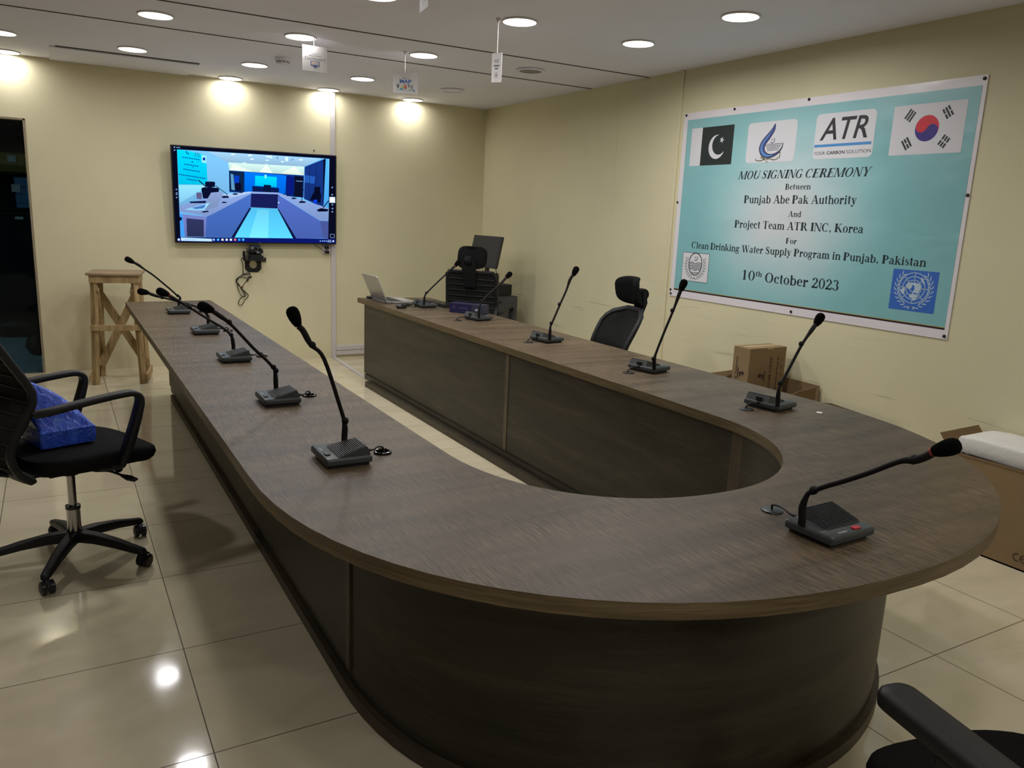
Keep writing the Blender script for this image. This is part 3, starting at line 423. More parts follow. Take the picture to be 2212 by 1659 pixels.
# glazed opening at the left end of the back wall, a dim room beyond it
dj = MB()
M_JAMB = mat('weathered_door_frame', (150, 138, 112), 0.7, 0, 0.3, 0.12, 14)
dj.b2((DX1 - .010, YB - .006, 0), (DX1 + .008, YB + .13, DH)); dj.b2((DX0 - .02, YB - .012, 0), (DX0 + .02, YB + .13, DH))
dj.b2((DX0 - .02, YB - .006, DH - .010), (DX1 + .008, YB + .13, DH + .006))
struct('door_1', dj, M_JAMB, smooth=0)
mg = bpy.data.materials.new('smoked_glass'); mg.use_nodes = True
nt = mg.node_tree
for n in list(nt.nodes): nt.nodes.remove(n)
o_ = N(nt, 'ShaderNodeOutputMaterial'); t_ = N(nt, 'ShaderNodeBsdfTransparent'); g_ = N(nt, 'ShaderNodeBsdfGlossy'); x_ = N(nt, 'ShaderNodeMixShader'); fr_ = N(nt, 'ShaderNodeFresnel')
t_.inputs[0].default_value = (.62, .74, .78, 1); g_.inputs['Roughness'].default_value = 0.02; fr_.inputs[0].default_value = 1.3
nt.links.new(fr_.outputs[0], x_.inputs[0]); nt.links.new(t_.outputs[0], x_.inputs[1]); nt.links.new(g_.outputs[0], x_.inputs[2]); nt.links.new(x_.outputs[0], o_.inputs[0])
struct('window_2', MB().b2((DX0, YB + .055, .01), (DX1 - .02, YB + .063, DH - .015)), mg, smooth=0)
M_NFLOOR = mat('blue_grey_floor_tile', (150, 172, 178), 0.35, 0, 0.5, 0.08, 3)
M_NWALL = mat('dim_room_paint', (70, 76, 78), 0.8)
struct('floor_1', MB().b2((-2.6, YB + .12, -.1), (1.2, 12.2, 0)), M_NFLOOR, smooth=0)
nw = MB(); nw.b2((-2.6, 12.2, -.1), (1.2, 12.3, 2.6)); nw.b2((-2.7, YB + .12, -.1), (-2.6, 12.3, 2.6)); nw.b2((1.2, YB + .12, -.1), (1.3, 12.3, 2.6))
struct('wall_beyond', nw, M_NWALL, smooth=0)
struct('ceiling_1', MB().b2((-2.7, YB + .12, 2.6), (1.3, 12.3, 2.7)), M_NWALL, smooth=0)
# shelf unit in the dim room, with what stands on it
M_SHELF = mat('black_steel_shelf', (26, 29, 32), 0.6, 0, 0.3)
sh = thing('shelf_unit', 'tall black shelf unit in the dim room behind the glass opening', 'shelf', (-.62, 11.05, 0))
mb = MB(); mb.b2((-.62, .28, 0), (.62, .30, 2.35)); sh_b = mb.build('back_panel', M_SHELF, sh, smooth=0)
for x in (-.62, .6): MB().b2((x, -.2, 0), (x + .02, .28, 2.35)).build('side_panel', M_SHELF, sh, smooth=0)
for z in (.35, .8, 1.358, 1.755, 2.3): MB().b2((-.6, -.2, z), (.6, .28, z + .025)).build('shelf_board', M_SHELF, sh, smooth=0)
for x in (-.6, .02): MB().b2((x, -.225, .02), (x + .58, -.202, 1.345)).build('cabinet_door', M_SHELF, sh, smooth=0, bevel=.004)
M_YEL = mat('mustard_file_box', (150, 128, 62), 0.8)
M_PAPB = mat('pale_blue_paper', (120, 160, 205), 0.8, 0, 0.2, 0.1, 30)
M_PAPW = mat('white_paper', (225, 232, 236), 0.7)
t = MB().b2((-.9, 10.86, 1.782), (-.06, 11.2, 1.99)).build('file_box', M_YEL, smooth=0, bevel=.004)
tag(t, 'mustard yellow file box on the upper shelf behind the glass opening', 'box')
zz = 1.385
for i, h in enumerate((.055, .10, .08, .11)):
    x0 = -.335 + random.uniform(-.012, .012)
    t = MB().b2((x0, 10.86, zz), (x0 + .32, 11.2, zz + h - .004)).build('paper_stack', M_PAPB, smooth=0, bevel=.003)
    tag(t, ['lowest, thinnest', 'second from bottom', 'third from bottom', 'topmost'][i] + ' pale blue paper stack in the pile on the dim shelf', 'paper', 'paper stacks on the dim shelf')
    zz += h
t = MB().b2((-.39, 10.853, 1.89), (-.31, 10.856, 1.965)).build('paper_note', M_PAPW, smooth=0); tag(t, 'small white note stuck on the yellow file box', 'note')
t = MB().b2((-.365, 10.815, 1.255), (-.285, 10.822, 1.285)).build('door_label', M_PAPW, smooth=0); tag(t, 'narrow white label strip on the black shelf door below the paper pile', 'label')
t = MB().b2((-.375, 10.850, 1.56), (-.29, 10.853, 1.645)).build('paper_note', M_PAPW, smooth=0); tag(t, 'small white note on the front of the blue paper pile', 'note')
# a dark bag and a dark chair foot on that floor
def lump(name, label, cat, loc, d, m, seed):
    rnd = random.Random(seed); b = MB(); rings = []
    for i in range(9):
        f = i / 8; s_ = sin(pi * (0.12 + 0.86 * f)) ** .6
        rings.append([(loc[0] + d[0] / 2 * s_ * cos(a) * (1 + rnd.uniform(-.1, .1)), loc[1] + d[1] / 2 * s_ * sin(a) * (1 + rnd.uniform(-.1, .1)), loc[2] + d[2] * f) for a in [2 * pi * k / 18 for k in range(18)]])
    b.loft(rings); return tag(b.build(name, m, smooth=60), label, cat)
lump('duffel_bag', 'low black duffel bag on the floor of the dim room', 'bag', (-.36, 10.25, 0), (.62, .42, .24), M_BLK, 3)
lump('cable_coil_bag', 'small black bag on the floor close behind the glass opening', 'bag', (-.215, 9.0, 0), (.19, .26, .2), M_BLK, 5)
bl = thing('added_ceiling_panel', 'added unseen cold ceiling panel lighting the room behind the glass opening', 'lamp', (-2.0, 9.0, 2.6))  # unseen lamp, added to brighten the room behind the glass
MB().b2((-.25, -.25, -.02), (.25, .25, 0)).build('frame', M_TRIMW, bl, smooth=0)
MB().b2((-.23, -.23, -.022), (.23, .23, -.018)).build('diffuser', emit('added_panel_glow', (.7, .9, 1), 14.0), bl, smooth=0)

# ------------------------------------------------------------------ ceiling lamps
M_LAMP = emit('lamp_diffuser', LAMP_COL, LAMP)
def make_lamp():
    t = thing('downlight', 'x', 'lamp', group='round ceiling downlights')
    MB().lathe([(.098, .0), (.107, -.001), (.107, -.005), (.101, -.009), (.098, -.009)], 40, cap=False).build('trim_ring', M_TRIMW, t)
    MB().lathe([(.0, -.0085), (.099, -.0085), (.099, 0.0)], 40, cap=False).build('diffuser', M_LAMP, t)
    return t
lamp0 = make_lamp(); first = [True]
LAMP_DATA = bpy.data.lights.new('beam', 'AREA'); LAMP_DATA.shape = 'DISK'; LAMP_DATA.size = .186
LAMP_DATA.energy = LAMP_W; LAMP_DATA.color = LAMP_COL; LAMP_DATA.spread = rad(LAMP_SPREAD)
LAMP_WASH = LAMP_DATA.copy(); LAMP_WASH.energy = LAMP_W * .31      # the weaker lamps along the back wall
LAMP_SOFT = LAMP_DATA.copy(); LAMP_SOFT.energy = LAMP_W * .42
LAMP_REAR = LAMP_DATA.copy(); LAMP_REAR.energy = LAMP_W * 1.5
def copy_lamp():
    c = lamp0.copy(); C.objects.link(c)
    for ch in lamp0.children:
        if ch.type == 'MESH': part_copy(ch, c)
    return c
def lamp(x, y, label):
    o = lamp0 if first[0] else copy_lamp(); first[0] = False
    o.location = (x, y, ZC); o['label'] = label
    l = bpy.data.objects.new('beam', LAMP_REAR if y < 0 else LAMP_WASH if y > 7.5 else LAMP_SOFT if y > 6.5 or (.5 < y < 1 and x < 2) else LAMP_DATA); C.objects.link(l); l.parent = o; l.location = (0, 0, -.0095)
ordn = ['leftmost', 'second from left', 'middle', 'second from right', 'rightmost']
for y, xs, row in ((7.87, (-.234, None, 1.493, 2.397, 3.273), 'downlight in the row right against the back wall'),
                   (6.99, (-.23, .618, 1.519, 2.433), 'downlight in the row one step out from the back wall'),
                   (5.64, (.638, 1.531, 2.426), 'downlight in the row between the two ceiling seams'),
                   (4.31, (.66, 1.588, 2.459, 3.341), 'downlight in the row just nearer than both ceiling seams'),
                   (3.42, (2.44, 3.337), 'downlight in the nearest row in sight')):
    ys = [x for x in xs if x is not None]
    names = {5: ordn, 4: ['leftmost', 'second from left', 'third from left', 'rightmost'], 3: ['left', 'middle', 'right'], 2: ['left', 'right']}[len(ys)]
    for x, nm in zip(ys, names): lamp(x, y, 'lit round ' + nm + ' ' + row)
for x, y, w in ((-1.15, 3.42, 'left of the camera'), (1.55, .9, 'overhead on the near side of the table bend'), (3.34, .9, 'above the near right corner'),
                (.62, .9, 'added overhead on the near left'), (-.25, -1.4, 'behind the camera on the left'), (1.1, -1.4, 'added straight behind the camera'), (2.4, -1.4, 'behind the camera on the right')):  # near-left and straight-behind lamps are added to brighten the table's front panel
    lamp(x, y, 'lit round downlight ' + w + ', out of the picture')

def speaker(x, y, label, grille):
    t = thing('ceiling_speaker', label, 'speaker', (x, y, ZC), group='round ceiling speakers')
    MB().lathe([(.085, 0), (.112, -.003), (.112, -.008), (.09, -.014), (.085, -.012)], 36, cap=False).build('rim', M_CEIL, t)
    g = MB(); g.lathe([(0, -.010), (.087, -.010), (.087, 0)], 36); g.build('grille', grille, t)
M_GR = mat('grey_speaker_grille', (150, 148, 148), 0.8, 0, 0.2, 0.25, 220)
speaker(3.315, 5.611, 'round ceiling speaker with grey grille beyond the right end of the seam', M_GR)
speaker(3.298, 6.988, 'round white unlit ceiling fitting close to the back right corner', M_CEIL)
t = thing('smoke_detector', 'white domed smoke detector beside the hanging dashboard card', 'detector', (1.631, 6.524, ZC))
MB().lathe([(.062, 0), (.062, -.018), (.054, -.024)], 32).build('base', M_CEIL, t)
d = MB(); d.lathe([(.05, -.024), (.05, -.034), (.040, -.050), (.018, -.056), (0, -.057)], 32); db = d.build('dome', M_CEIL, t)
v = MB()
for k in range(10):
    a0 = 2 * pi * k / 10
    for zz in (-.029, -.036): v.tube([(.0495 * cos(a0 + q * .09) - 0, .0495 * sin(a0 + q * .09), zz) for q in range(6)], .0022, 6)
v.build('vent_slot', M_SEAM, t)

# ------------------------------------------------------------------ the U-shaped conference table
def ucurve(cx, cy, aL, aR, b, yl, yr, nL=2.3, nR=2.0, k=40):
    """left arm down, round the bend, right arm up"""
    P = [(cx - aL, yl)] + [(cx - aL, yl + (cy - yl) * i / 8) for i in range(1, 8)]
    for i in range(k + 1):
        t = pi + pi * i / k; c_, s_ = cos(t), sin(t); n, a = (nL, aL) if c_ < 0 else (nR, aR)
        P.append((cx + a * math.copysign(abs(c_) ** (2 / n), c_), cy + b * math.copysign(abs(s_) ** (2 / n), s_)))
    P += [(cx + aR, cy + (yr - cy) * i / 8) for i in range(1, 8)] + [(cx + aR, yr)]
    return P
def ribbon_prism(mb, A, B, z0, z1, top=None, side=None):
    n = len(A)
    vs = [(*p, z) for z in (z0, z1) for P in (A, B) for p in P]
    a0, b0, a1, b1 = 0, n, 2 * n, 3 * n
    mb.add(vs, [(a1 + i, a1 + i + 1, b1 + i + 1, b1 + i) for i in range(n - 1)] + [(a0 + i + 1, a0 + i, b0 + i, b0 + i + 1) for i in range(n - 1)], top)
    mb.add(vs, [(a0 + i, a0 + i + 1, a1 + i + 1, a1 + i) for i in range(n - 1)] + [(b0 + i + 1, b0 + i, b1 + i, b1 + i + 1) for i in range(n - 1)]
           + [(a0, a1, b1, b0), (a0 + n - 1, b0 + n - 1, b1 + n - 1, a1 + n - 1)], side or top)
TZ = 0.75
table = thing('conference_table', 'long U-shaped conference table in grey brown laminate filling the room', 'table', (1.735, 4.0, 0))
TO = (-1.735, -4.0)
def loc(P): return [(x + TO[0], y + TO[1]) for x, y in P]
outer = loc(ucurve(1.735, 2.28, 1.284, 1.282, 1.272, 6.79, 6.79))
inner = loc(ucurve(1.715, 2.30, .630, .632, .690, 6.84, 6.865))
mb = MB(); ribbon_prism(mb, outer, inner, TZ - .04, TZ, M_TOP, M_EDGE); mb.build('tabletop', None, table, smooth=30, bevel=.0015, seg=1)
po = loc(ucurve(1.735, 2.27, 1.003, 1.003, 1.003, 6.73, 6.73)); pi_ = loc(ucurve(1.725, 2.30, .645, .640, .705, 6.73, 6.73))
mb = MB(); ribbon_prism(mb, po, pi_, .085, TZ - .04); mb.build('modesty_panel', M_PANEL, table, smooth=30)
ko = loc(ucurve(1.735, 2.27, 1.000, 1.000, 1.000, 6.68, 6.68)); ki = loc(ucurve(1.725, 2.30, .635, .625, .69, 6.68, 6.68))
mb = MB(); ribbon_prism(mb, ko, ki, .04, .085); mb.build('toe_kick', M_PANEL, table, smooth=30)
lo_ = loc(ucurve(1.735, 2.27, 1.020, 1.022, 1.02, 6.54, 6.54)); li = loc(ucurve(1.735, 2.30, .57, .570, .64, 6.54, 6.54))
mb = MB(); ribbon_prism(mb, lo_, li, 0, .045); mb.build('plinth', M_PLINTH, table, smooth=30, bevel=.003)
def batten(x, y, dx, dy): MB().b2((x - dx / 2 + TO[0], y - dy / 2 + TO[1], .09), (x + dx / 2 + TO[0], y + dy / 2 + TO[1], TZ - .041)).build('joint_strip', M_BATTEN, table, smooth=0)
batten(.730, 2.215, .008, .032); batten(2.366, 4.12, .008, .04); batten(2.362, 2.205, .014, .062)
# metal rimmed cable holes
M_RIM = mat('polished_black_ring', (60, 58, 56), 0.15, 0.9)
gm = MB(); gm.tube([(.026 * cos(a), .026 * sin(a), .0035) for a in [2 * pi * k / 28 for k in range(28)]], .0042, 8, M_RIM, closed=True); gm.lathe([(0, .0012), (.024, .0012)], 28, M_BLK)
gro0 = None
GROM = {'A': (.892, 2.356), 'H': (.894, 3.23), 'I': (.912, 4.195), 'J': (.91, 5.12), 'K': (.90, 6.09), 'B': (1.70, 1.437), 'C': (2.562, 2.365), 'D': (2.568, 3.20), 'E': (2.568, 4.225), 'F': (2.572, 5.262), 'G': (2.565, 6.12)}
gc = MB(); gc.lathe([(0, .006), (.018, .006), (.029, .004), (.031, .001), (.031, 0)], 28)
for k_, (x, y) in GROM.items():
    b_ = (gc if k_ in 'BCDEFG' else gm)
    o = b_.build('cable_grommet', M_BLKS if k_ in 'BCDEFG' else None, table, loc=(x + TO[0], y + TO[1], TZ))
# ------------------------------------------------------------------ gooseneck microphones (front = local -Y, towards the seat)
def rrect(x0, x1, y0, y1, r, k=4):
    P = []
    for cx, cy, a in ((x1 - r, y1 - r, 0), (x0 + r, y1 - r, 90), (x0 + r, y0 + r, 180), (x1 - r, y0 + r, 270)):
        for i in range(k + 1):
            t = rad(a + 90 * i / k); P.append((cx + r * cos(t), cy + r * sin(t)))
    return P
BW, BD = .0875, .0735
def base_mesh():
    mb = MB()
    mb.prism(rrect(-BW + .012, BW - .012, -BD + .012, BD - .006, .006), 0, .012, M_MICD)         # recessed foot
    rings = []
    for z, ins in ((.010, .004), (.013, .0005), (.022, 0), (.030, .001), (.033, .004)):
        rings.append([(x, y, z) for x, y in rrect(-BW + ins, BW - ins, -BD + ins, BD - ins, .006)])
    mb.loft(rings, M_MIC)
    mb.prism(rrect(-.082, -.050, -.028, .070, .003), .0331, .0334, M_MICD)                        # well of the stem
    mb.box((-.028, -.058, .0333), (.036, .006, .0006), mat('pale_marking', (130, 134, 136), .5)) # small faded marking
    return mb
def wedge_mesh():
    mb = MB()
    # speaker block rising to the back, its left side cut at a slant
    A = [(-.052, -.030), (.080, -.030), (.080, .070), (-.036, .070)]
    zt = [.036, .036, .060, .060]
    vs = [(x, y, .032) for x, y in A] + [(x, y, z) for (x, y), z in zip(A, zt)]
    vs[7] = (-.030, .058, .060); vs[6] = (.078, .058, .060)
    mb.add(vs, [(4, 5, 6, 7), (0, 1, 5, 4), (1, 2, 6, 5), (2, 3, 7, 6), (3, 0, 4, 7)], M_MIC)
    for i in range(15):                                                                            # ribs across the slope
        f = (i + .7) / 15.6; y = -.030 + .088 * f; z = .036 + .024 * f
        xl = -.052 + (.022) * f + .002
        mb.bar((xl, y, z + .0012), (.0775, y, z + .0012), .0030, .0034, M_MICD)
    mb.box((.012, .0692, .043), (.03, .004, .018), M_BLK)                                          # socket at the back
    return mb
BM = base_mesh(); WM = wedge_mesh()
def mic(key, x, y, rz, label, lit=False, red_ring=False, lumps=(2, -4), chain=None):
    g = 'gooseneck microphones on the conference table'
    t = thing('table_microphone', label, 'microphone', (x, y, TZ), rz, g)
    inv = Matrix.Translation((x, y, TZ)) @ Matrix.Rotation(rz, 4, 'Z'); inv.invert()
    BM.build('base', None, t, smooth=40)
    WM.build('speaker_grille', None, t, smooth=25)
    bm_ = MB(); bm_.prism(rrect(.016, .042, -.063, -.047, .004), .033, .0365, M_RED if lit else M_MICD)
    b_ = bm_.build('button', None, t, smooth=30, bevel=.001)
    if lit: b_['label'] = 'red talk button'
    ch = [inv @ Vector(p) for p in (chain or CH[key])]
    tip = ch[-1]; hb = ch[-2]
    # stem
    body = ch[:-1]
    P = spline([Vector((body[0].x, body[0].y, .034))] + body, 5)
    L = [0]
    for a, b in zip(P, P[1:]): L.append(L[-1] + (b - a).length)
    R = []
    for l in L:
        f = l / L[-1]
        r = .0098 if l < .052 else (.0064 + .0030 * max(0, 1 - (l - .052) / .03))
        if f > .80: r = .0064 + .0032 * min(1, (f - .80) / .08)
        R.append(r)
    sm = MB(); sm.tube(P, R, 12)
    for li in lumps:                                                   # twisted clips on the neck
        c = body[li]
        sm.lathe([(0, -.012), (.006, -.011), (.0105, -.004), (.0115, .003), (.007, .010), (0, .012)], 10,
                 M=Matrix.Translation(c + Vector((.003, .003, 0))) @ Matrix.Rotation(.5, 4, 'X'))
    sm.build('gooseneck', M_STEM, t, smooth=60)
    d = (tip - hb).normalized(); ln = .064
    q = Vector((0, 0, 1)).rotation_difference(d).to_matrix().to_4x4()
    base = tip - d * ln
    hm = MB()
    prof = [(0, 0), (.010, .001), (.0125, .006), (.0160, .016), (.0190, .030), (.0200, .042), (.0185, .053), (.0125, .061), (.006, .0635), (0, .064)]
    hm.lathe(prof, 20, M=Matrix.Translation(base) @ q)
    hm.build('foam_windscreen', M_FOAM, t, smooth=60)
    if red_ring:
        rm = MB(); rm.lathe([(.0095, -.003), (.0112, -.0025), (.0112, .002), (.0095, .003)], 16, M=Matrix.Translation(base) @ q)
        rr = rm.build('light_ring', mat('red_light_ring', (140, 46, 46), .5), t, smooth=40); rr['label'] = 'thin red ring below the foam'
    # cable from the back of the base into the table
    gx, gy = GROM[key]; e = inv @ Vector((gx, gy, TZ))
    s0 = Vector((.012, BD - .004, .026)) if key in 'CDEFG' or key in 'AHIJK' else Vector((-.03, BD - .004, .026))
    pl = MB(); pl.tube([s0 + Vector((0, -.004, 0)), s0 + Vector((0, .012, 0)), s0 + Vector((0, .024, 0))], [.0065, .0065, .004], 10)
    mid = (s0 + Vector((0, .03, 0))) * .5 + e * .5; mid.z = .028
    q2 = e.copy(); q2.z = .004
    pl.tube(spline([s0 + Vector((0, .02, 0)), s0 + Vector((0, .032, 0)), mid, q2 + Vector((0, 0, .014)), q2 + Vector((.004, .004, -.001))], 6), .0032, 8)
    pl.build('cable', M_BLK, t, smooth=60)
    return t
ML = rad(-90); MR = rad(90)
mic('A', .745, 2.332, ML, 'graphite gooseneck microphone nearest the camera on the left table arm, its neck standing tall', lumps=(2, 5))
mic('H', .748, 3.165, ML, 'microphone second nearest on the left arm, long neck leaning over to the left', lumps=(1, 2, 6))
mic('I', .758, 4.125, ML, 'microphone in the middle of the five on the left arm, red ring below its foam', red_ring=True, lumps=(2, 6))
mic('J', .765, 5.066, ML, 'microphone fourth from the camera on the left arm, neck bent nearly flat', lumps=(2, 6))
mic('K', .740, 6.055, ML, 'microphone at the far end of the left arm, neck reaching up before the pine stool', lumps=(2,))
mic('B', 1.705, 1.252, rad(2), 'microphone on the table bend with a lit red button, neck bent low to the right', lit=True, red_ring=True, lumps=(3, 8))
mic('C', 2.700, 2.362, MR + rad(9), 'microphone nearest the bend on the right arm, neck crossing the carton', lumps=(2, -3))
mic('D', 2.722, 3.222, MR + rad(12), 'microphone on the right arm in front of the banner, just right of the rounded chair', lumps=(1, -3))
mic('E', 2.713, 4.235, MR + rad(8), 'microphone on the right arm standing against bare wall left of the rounded chair', lumps=(2, -4))
mic('F', 2.752, 5.275, MR + rad(12), 'microphone on the right arm right behind the navy box, red ring below its foam', red_ring=True, lumps=(2,))
mic('G', 2.680, 6.105, MR + rad(2), 'microphone next to the laptop at the far end of the right arm', lumps=(2, -3), red_ring=True)

# ------------------------------------------------------------------ office chairs (front = local +X)
def sweep_rect(mb, path, ws, hs, m=None):
    """flat band swept along a path; width lies across, height along the normal"""
    P = [Vector(p) for p in path]; n = len(P); rings = []
    for i in range(n):
        d = (P[min(i + 1, n - 1)] - P[max(i - 1, 0)]).normalized()
        sd = Vector((0, 1, 0)) if abs(d.y) < .6 else Vector((1, 0, 0))
        sd = (sd - d * sd.dot(d)).normalized(); nn = d.cross(sd)
        w = ws[i] if isinstance(ws, (list, tuple)) else ws; h = hs[i] if isinstance(hs, (list, tuple)) else hs
        r = []
        for x, y in rrect(-w / 2, w / 2, -h / 2, h / 2, min(w, h) * .35, 3): r.append(P[i] + sd * x + nn * y)
        rings.append(r)
    mb.loft(rings, m)
def interp(xs, ys, x):
    if x <= xs[0]: return ys[0]
    for a, b, p, q in zip(xs, xs[1:], ys, ys[1:]):
        if x <= b: return p + (q - p) * (x - a) / (b - a)
    return ys[-1]
def office_chair(label, loc_, face, seat=.50, base_turn=0.0, rounded=False, head=True, castor=True, arms=True, head_z=0.0, recline=1.0, bh=.56, group='black office chairs'):
    t = thing('office_chair', label, 'chair', (*loc_, 0), face, group)
    # five-star base with castors
    b = MB(); b.lathe([(0, .085), (.036, .085), (.040, .10), (.038, .128), (.030, .135), (0, .135)], 24)
    for k in range(5):
        a = base_turn + 2 * pi * k / 5
        M_ = Matrix.Rotation(a, 4, 'Z'); rings = []
        for x, z, w, h in ((.015, .110, .056, .046), (.10, .108, .050, .042), (.20, .094, .044, .036), (.285, .076, .038, .030), (.318, .070, .034, .026), (.326, .066, .026, .018)):
            rings.append([M_ @ Vector((x, p, z + q)) for p, q in rrect(-w / 2, w / 2, -h / 2, h / 2, .010, 3)])
        b.loft(rings)
    base = b.build('star_base', M_BLK, t, smooth=50)
    cm = MB()
    for sgn in (-1, 1):
        cm.lathe([(0, -.010), (.020, -.010), (.0275, -.007), (.0275, .007), (.020, .010), (0, .010)], 22, M_BLKS, Matrix.Translation((-.012, sgn * .0155, .0275)) @ Matrix.Rotation(pi / 2, 4, 'X'))
        cm.lathe([(0, -.0112), (.017, -.0112), (.017, .0112), (0, .0112)], 18, mat('grey_castor_hub', (62, 58, 55), .5), Matrix.Translation((-.012, sgn * .0155, .0275)) @ Matrix.Rotation(pi / 2, 4, 'X'))
    hood = []
    for i in range(9):
        a = rad(-10 + 200 * i / 8); hood.append((-.012 + .033 * cos(a), 0, .0275 + .033 * sin(a)))
    sweep_rect(cm, hood, .016, .006, M_BLK); cm.lathe([(.008, .05), (.008, .075)], 12, M_BLK)
    c0 = None
    for k in range(5):
        a = base_turn + 2 * pi * k / 5
        if c0 is None: o = c0 = cm.build('castor', None, base, smooth=40)
        else: o = c0.copy(); C.objects.link(o)
        o.parent = base
        o.location = (.312 * cos(a), .312 * sin(a), 0); o.rotation_euler = (0, 0, a + 1.1 + k * .9)
    zs = seat
    MB().lathe([(.0, .13), (.027, .13), (.027, .235), (.024, .237), (0, .237)], 24).build('gas_lift_tube', M_CHROME, t)
    MB().lathe([(.0, .234), (.0295, .234), (.0295, .248), (.018, .251), (0, .251)], 24).build('collar', M_BLKS, t)
    MB().lathe([(.0, .24), (.0165, .24), (.0165, zs - .09), (0, zs - .09)], 20).build('gas_lift_rod', M_CHROME, t)
    # tilt mechanism with lever and knob
    me = MB(); me.b2((-.10, -.055, zs - .125), (.10, .055, zs - .085)); me.lathe([(0, zs - .14), (.036, zs - .14), (.036, zs - .11), (0, zs - .11)], 20)
    mech = me.build('tilt_mechanism', M_BLK, t, smooth=30, bevel=.006)
    lv = MB(); lv.tube(spline([(.05, -.05, zs - .115), (.06, -.10, zs - .115), (.09, -.16, zs - .108), (.125, -.215, zs - .125)], 5), .0055, 8); sweep_rect(lv, [(.118, -.205, zs - .122), (.135, -.235, zs - .13), (.15, -.265, zs - .136)], [.012, .034, .026], [.010, .012, .008])
    lv.build('height_lever', M_BLKS, mech, smooth=50)
    kn = MB(); kn.tube([(.12, -.055, zs - .098), (.12, -.17, zs - .098)], .006, 8); kn.tube([(.12, -.16, zs - .098), (.12, -.185, zs - .098)], .017, 14); kn.build('tension_knob', M_BLKS, mech, smooth=40)
    # seat cushion, front edge rolled down
    rings = []
    for z, k_ in ((-.078, .80), (-.074, .90), (-.055, .965), (-.03, 1.0), (-.012, .985), (-.002, .94), (.003, .80), (.005, .5), (.005, .15)):
        r = []
        for x, y in superell(.055, 0, .262 * k_, .245 * k_, 3.2, 44):
            drop = -.040 * max(0, (x - .14) / .18) ** 1.8 - .010 * (1 - (y / .25) ** 2) * (1 if z > -.01 else 0)
            lift = .040 * max(0, (-x - .05) / .2) ** 2 if z < -.02 else 0
            r.append((x, y, zs + z + drop - lift * .6))
        rings.append(r)
    sm = MB(); sm.loft(rings); sm.build('seat', M_FAB, t, smooth=60)
    # backrest: curved frame with slatted mesh
    zb, zt_ = zs - .07, zs + bh
    HW = .235
    def bx(z):                       # spine line, leaning back
        f = (z - zb) / (zt_ - zb)
        return interp([-.07, -.02, .04, .10, .17, .23, .28, .33, .40, .475, .56], [-.235, -.30, -.325, -.315, -.272, -.24, -.235, -.235 - .021 * recline, -.235 - .061 * recline, -.235 - .101 * recline, -.235 - .145 * recline], (z - zs) * .56 / bh if z > zs else z - zs)
    def hw(z):
        f = (z - zb) / (zt_ - zb)
        if rounded: return interp([0, .2, .5, .8, .9, .96, 1.0], [.18, .215, .235, .245, .225, .18, .09], f)
        return interp([0, .15, .5, .93, 1.0], [.19, .225, .235, .225, .205], f)
    cv = .075 if rounded else .035
    def pt_(u, f):
        z = zb + (zt_ - zb) * f; w = hw(z); y = w * (2 * u - 1)
        return Vector((bx(z) + cv * (y / HW) ** 2, y, z))
    bm_ = MB(); bm_.grid(pt_, 14, 26)
    bo = bm_.build('back_mesh', M_MESH, t, smooth=60, solid=.012)
    fr = MB(); path = [pt_(0, i / 16) for i in range(17)] + [pt_(i / 10, 1) for i in range(1, 10)] + [pt_(1, 1 - i / 16) for i in range(17)] + [pt_(1 - i / 10, 0) for i in range(1, 10)]
    P = path; n = len(P); rings = []
    for i in range(n):
        d = (P[(i + 1) % n] - P[i - 1]).normalized(); nn = Vector((1, 0, .25)); nn = (nn - d * nn.dot(d)).normalized(); sd = d.cross(nn)
        rings.append([P[i] + sd * x + nn * y for x, y in rrect(-.017, .017, -.014, .014, .007, 2)])
    rings.append(rings[0]); fr.loft(rings, cap=False); frame = fr.build('back_frame', M_BLK, t, smooth=50)
    sl_ = MB()
    for i in range(1, 12):
        f = i / 12.5 + .02
        sl_.tube([pt_(u / 8, f) + Vector((-.009, 0, 0)) for u in range(9)], .0042, 6)
    sl_.build('back_slats', M_BLK, t, smooth=60)
    sp = MB()
    sweep_rect(sp, [(-.05, 0, zs - .10), (-.17, 0, zs - .10), (-.29, 0, zs - .06), (-.342, 0, zs + .05), (-.30, 0, zs + .18)], [.09, .09, .08, .07, .05], [.03, .03, .028, .022, .018])
    sp.build('back_spine', M_BLK, t, smooth=50)
    if head:
        hz = zt_ + .028 + head_z
        nk = MB(); sweep_rect(nk, [(bx(zt_ - .13) - .022, 0, zt_ - .13), (bx(zt_ - .02) - .026, 0, zt_ - .02), (bx(zt_) - .040, 0, zt_ + .05), (bx(zt_) - .040, 0, hz + .10)], [.10, .13, .13, .08], [.02, .026, .03, .03])
        nk.lathe([(0, -.03), (.036, -.03), (.042, -.02), (.042, .02), (.036, .03), (0, .03)], 20, M=Matrix.Translation((bx(zt_) - .042, 0, hz + .075)) @ Matrix.Rotation(pi / 2, 4, 'X'))
        nk.build('headrest_bracket', M_BLKM, t, smooth=45)
        hm = MB(); rings = []; hwid = .137; hh = .100
        cvh = .085 if rounded else .045
        for th, k_ in ((-.022, .90), (-.016, .97), (0, 1.0), (.018, .97), (.028, .88), (.033, .6), (.034, .2)):
            r = []
            for y, z in superell(0, 0, hwid * k_, hh * k_, 3.6, 40):
                r.append((bx(zt_) + .005 + th + cvh * (y / hwid) ** 2 + .02 * (z / hh), y, hz + .10 + z))
            rings.append(r)
        hm.loft(rings); hm.build('headrest', M_FAB, t, smooth=60)
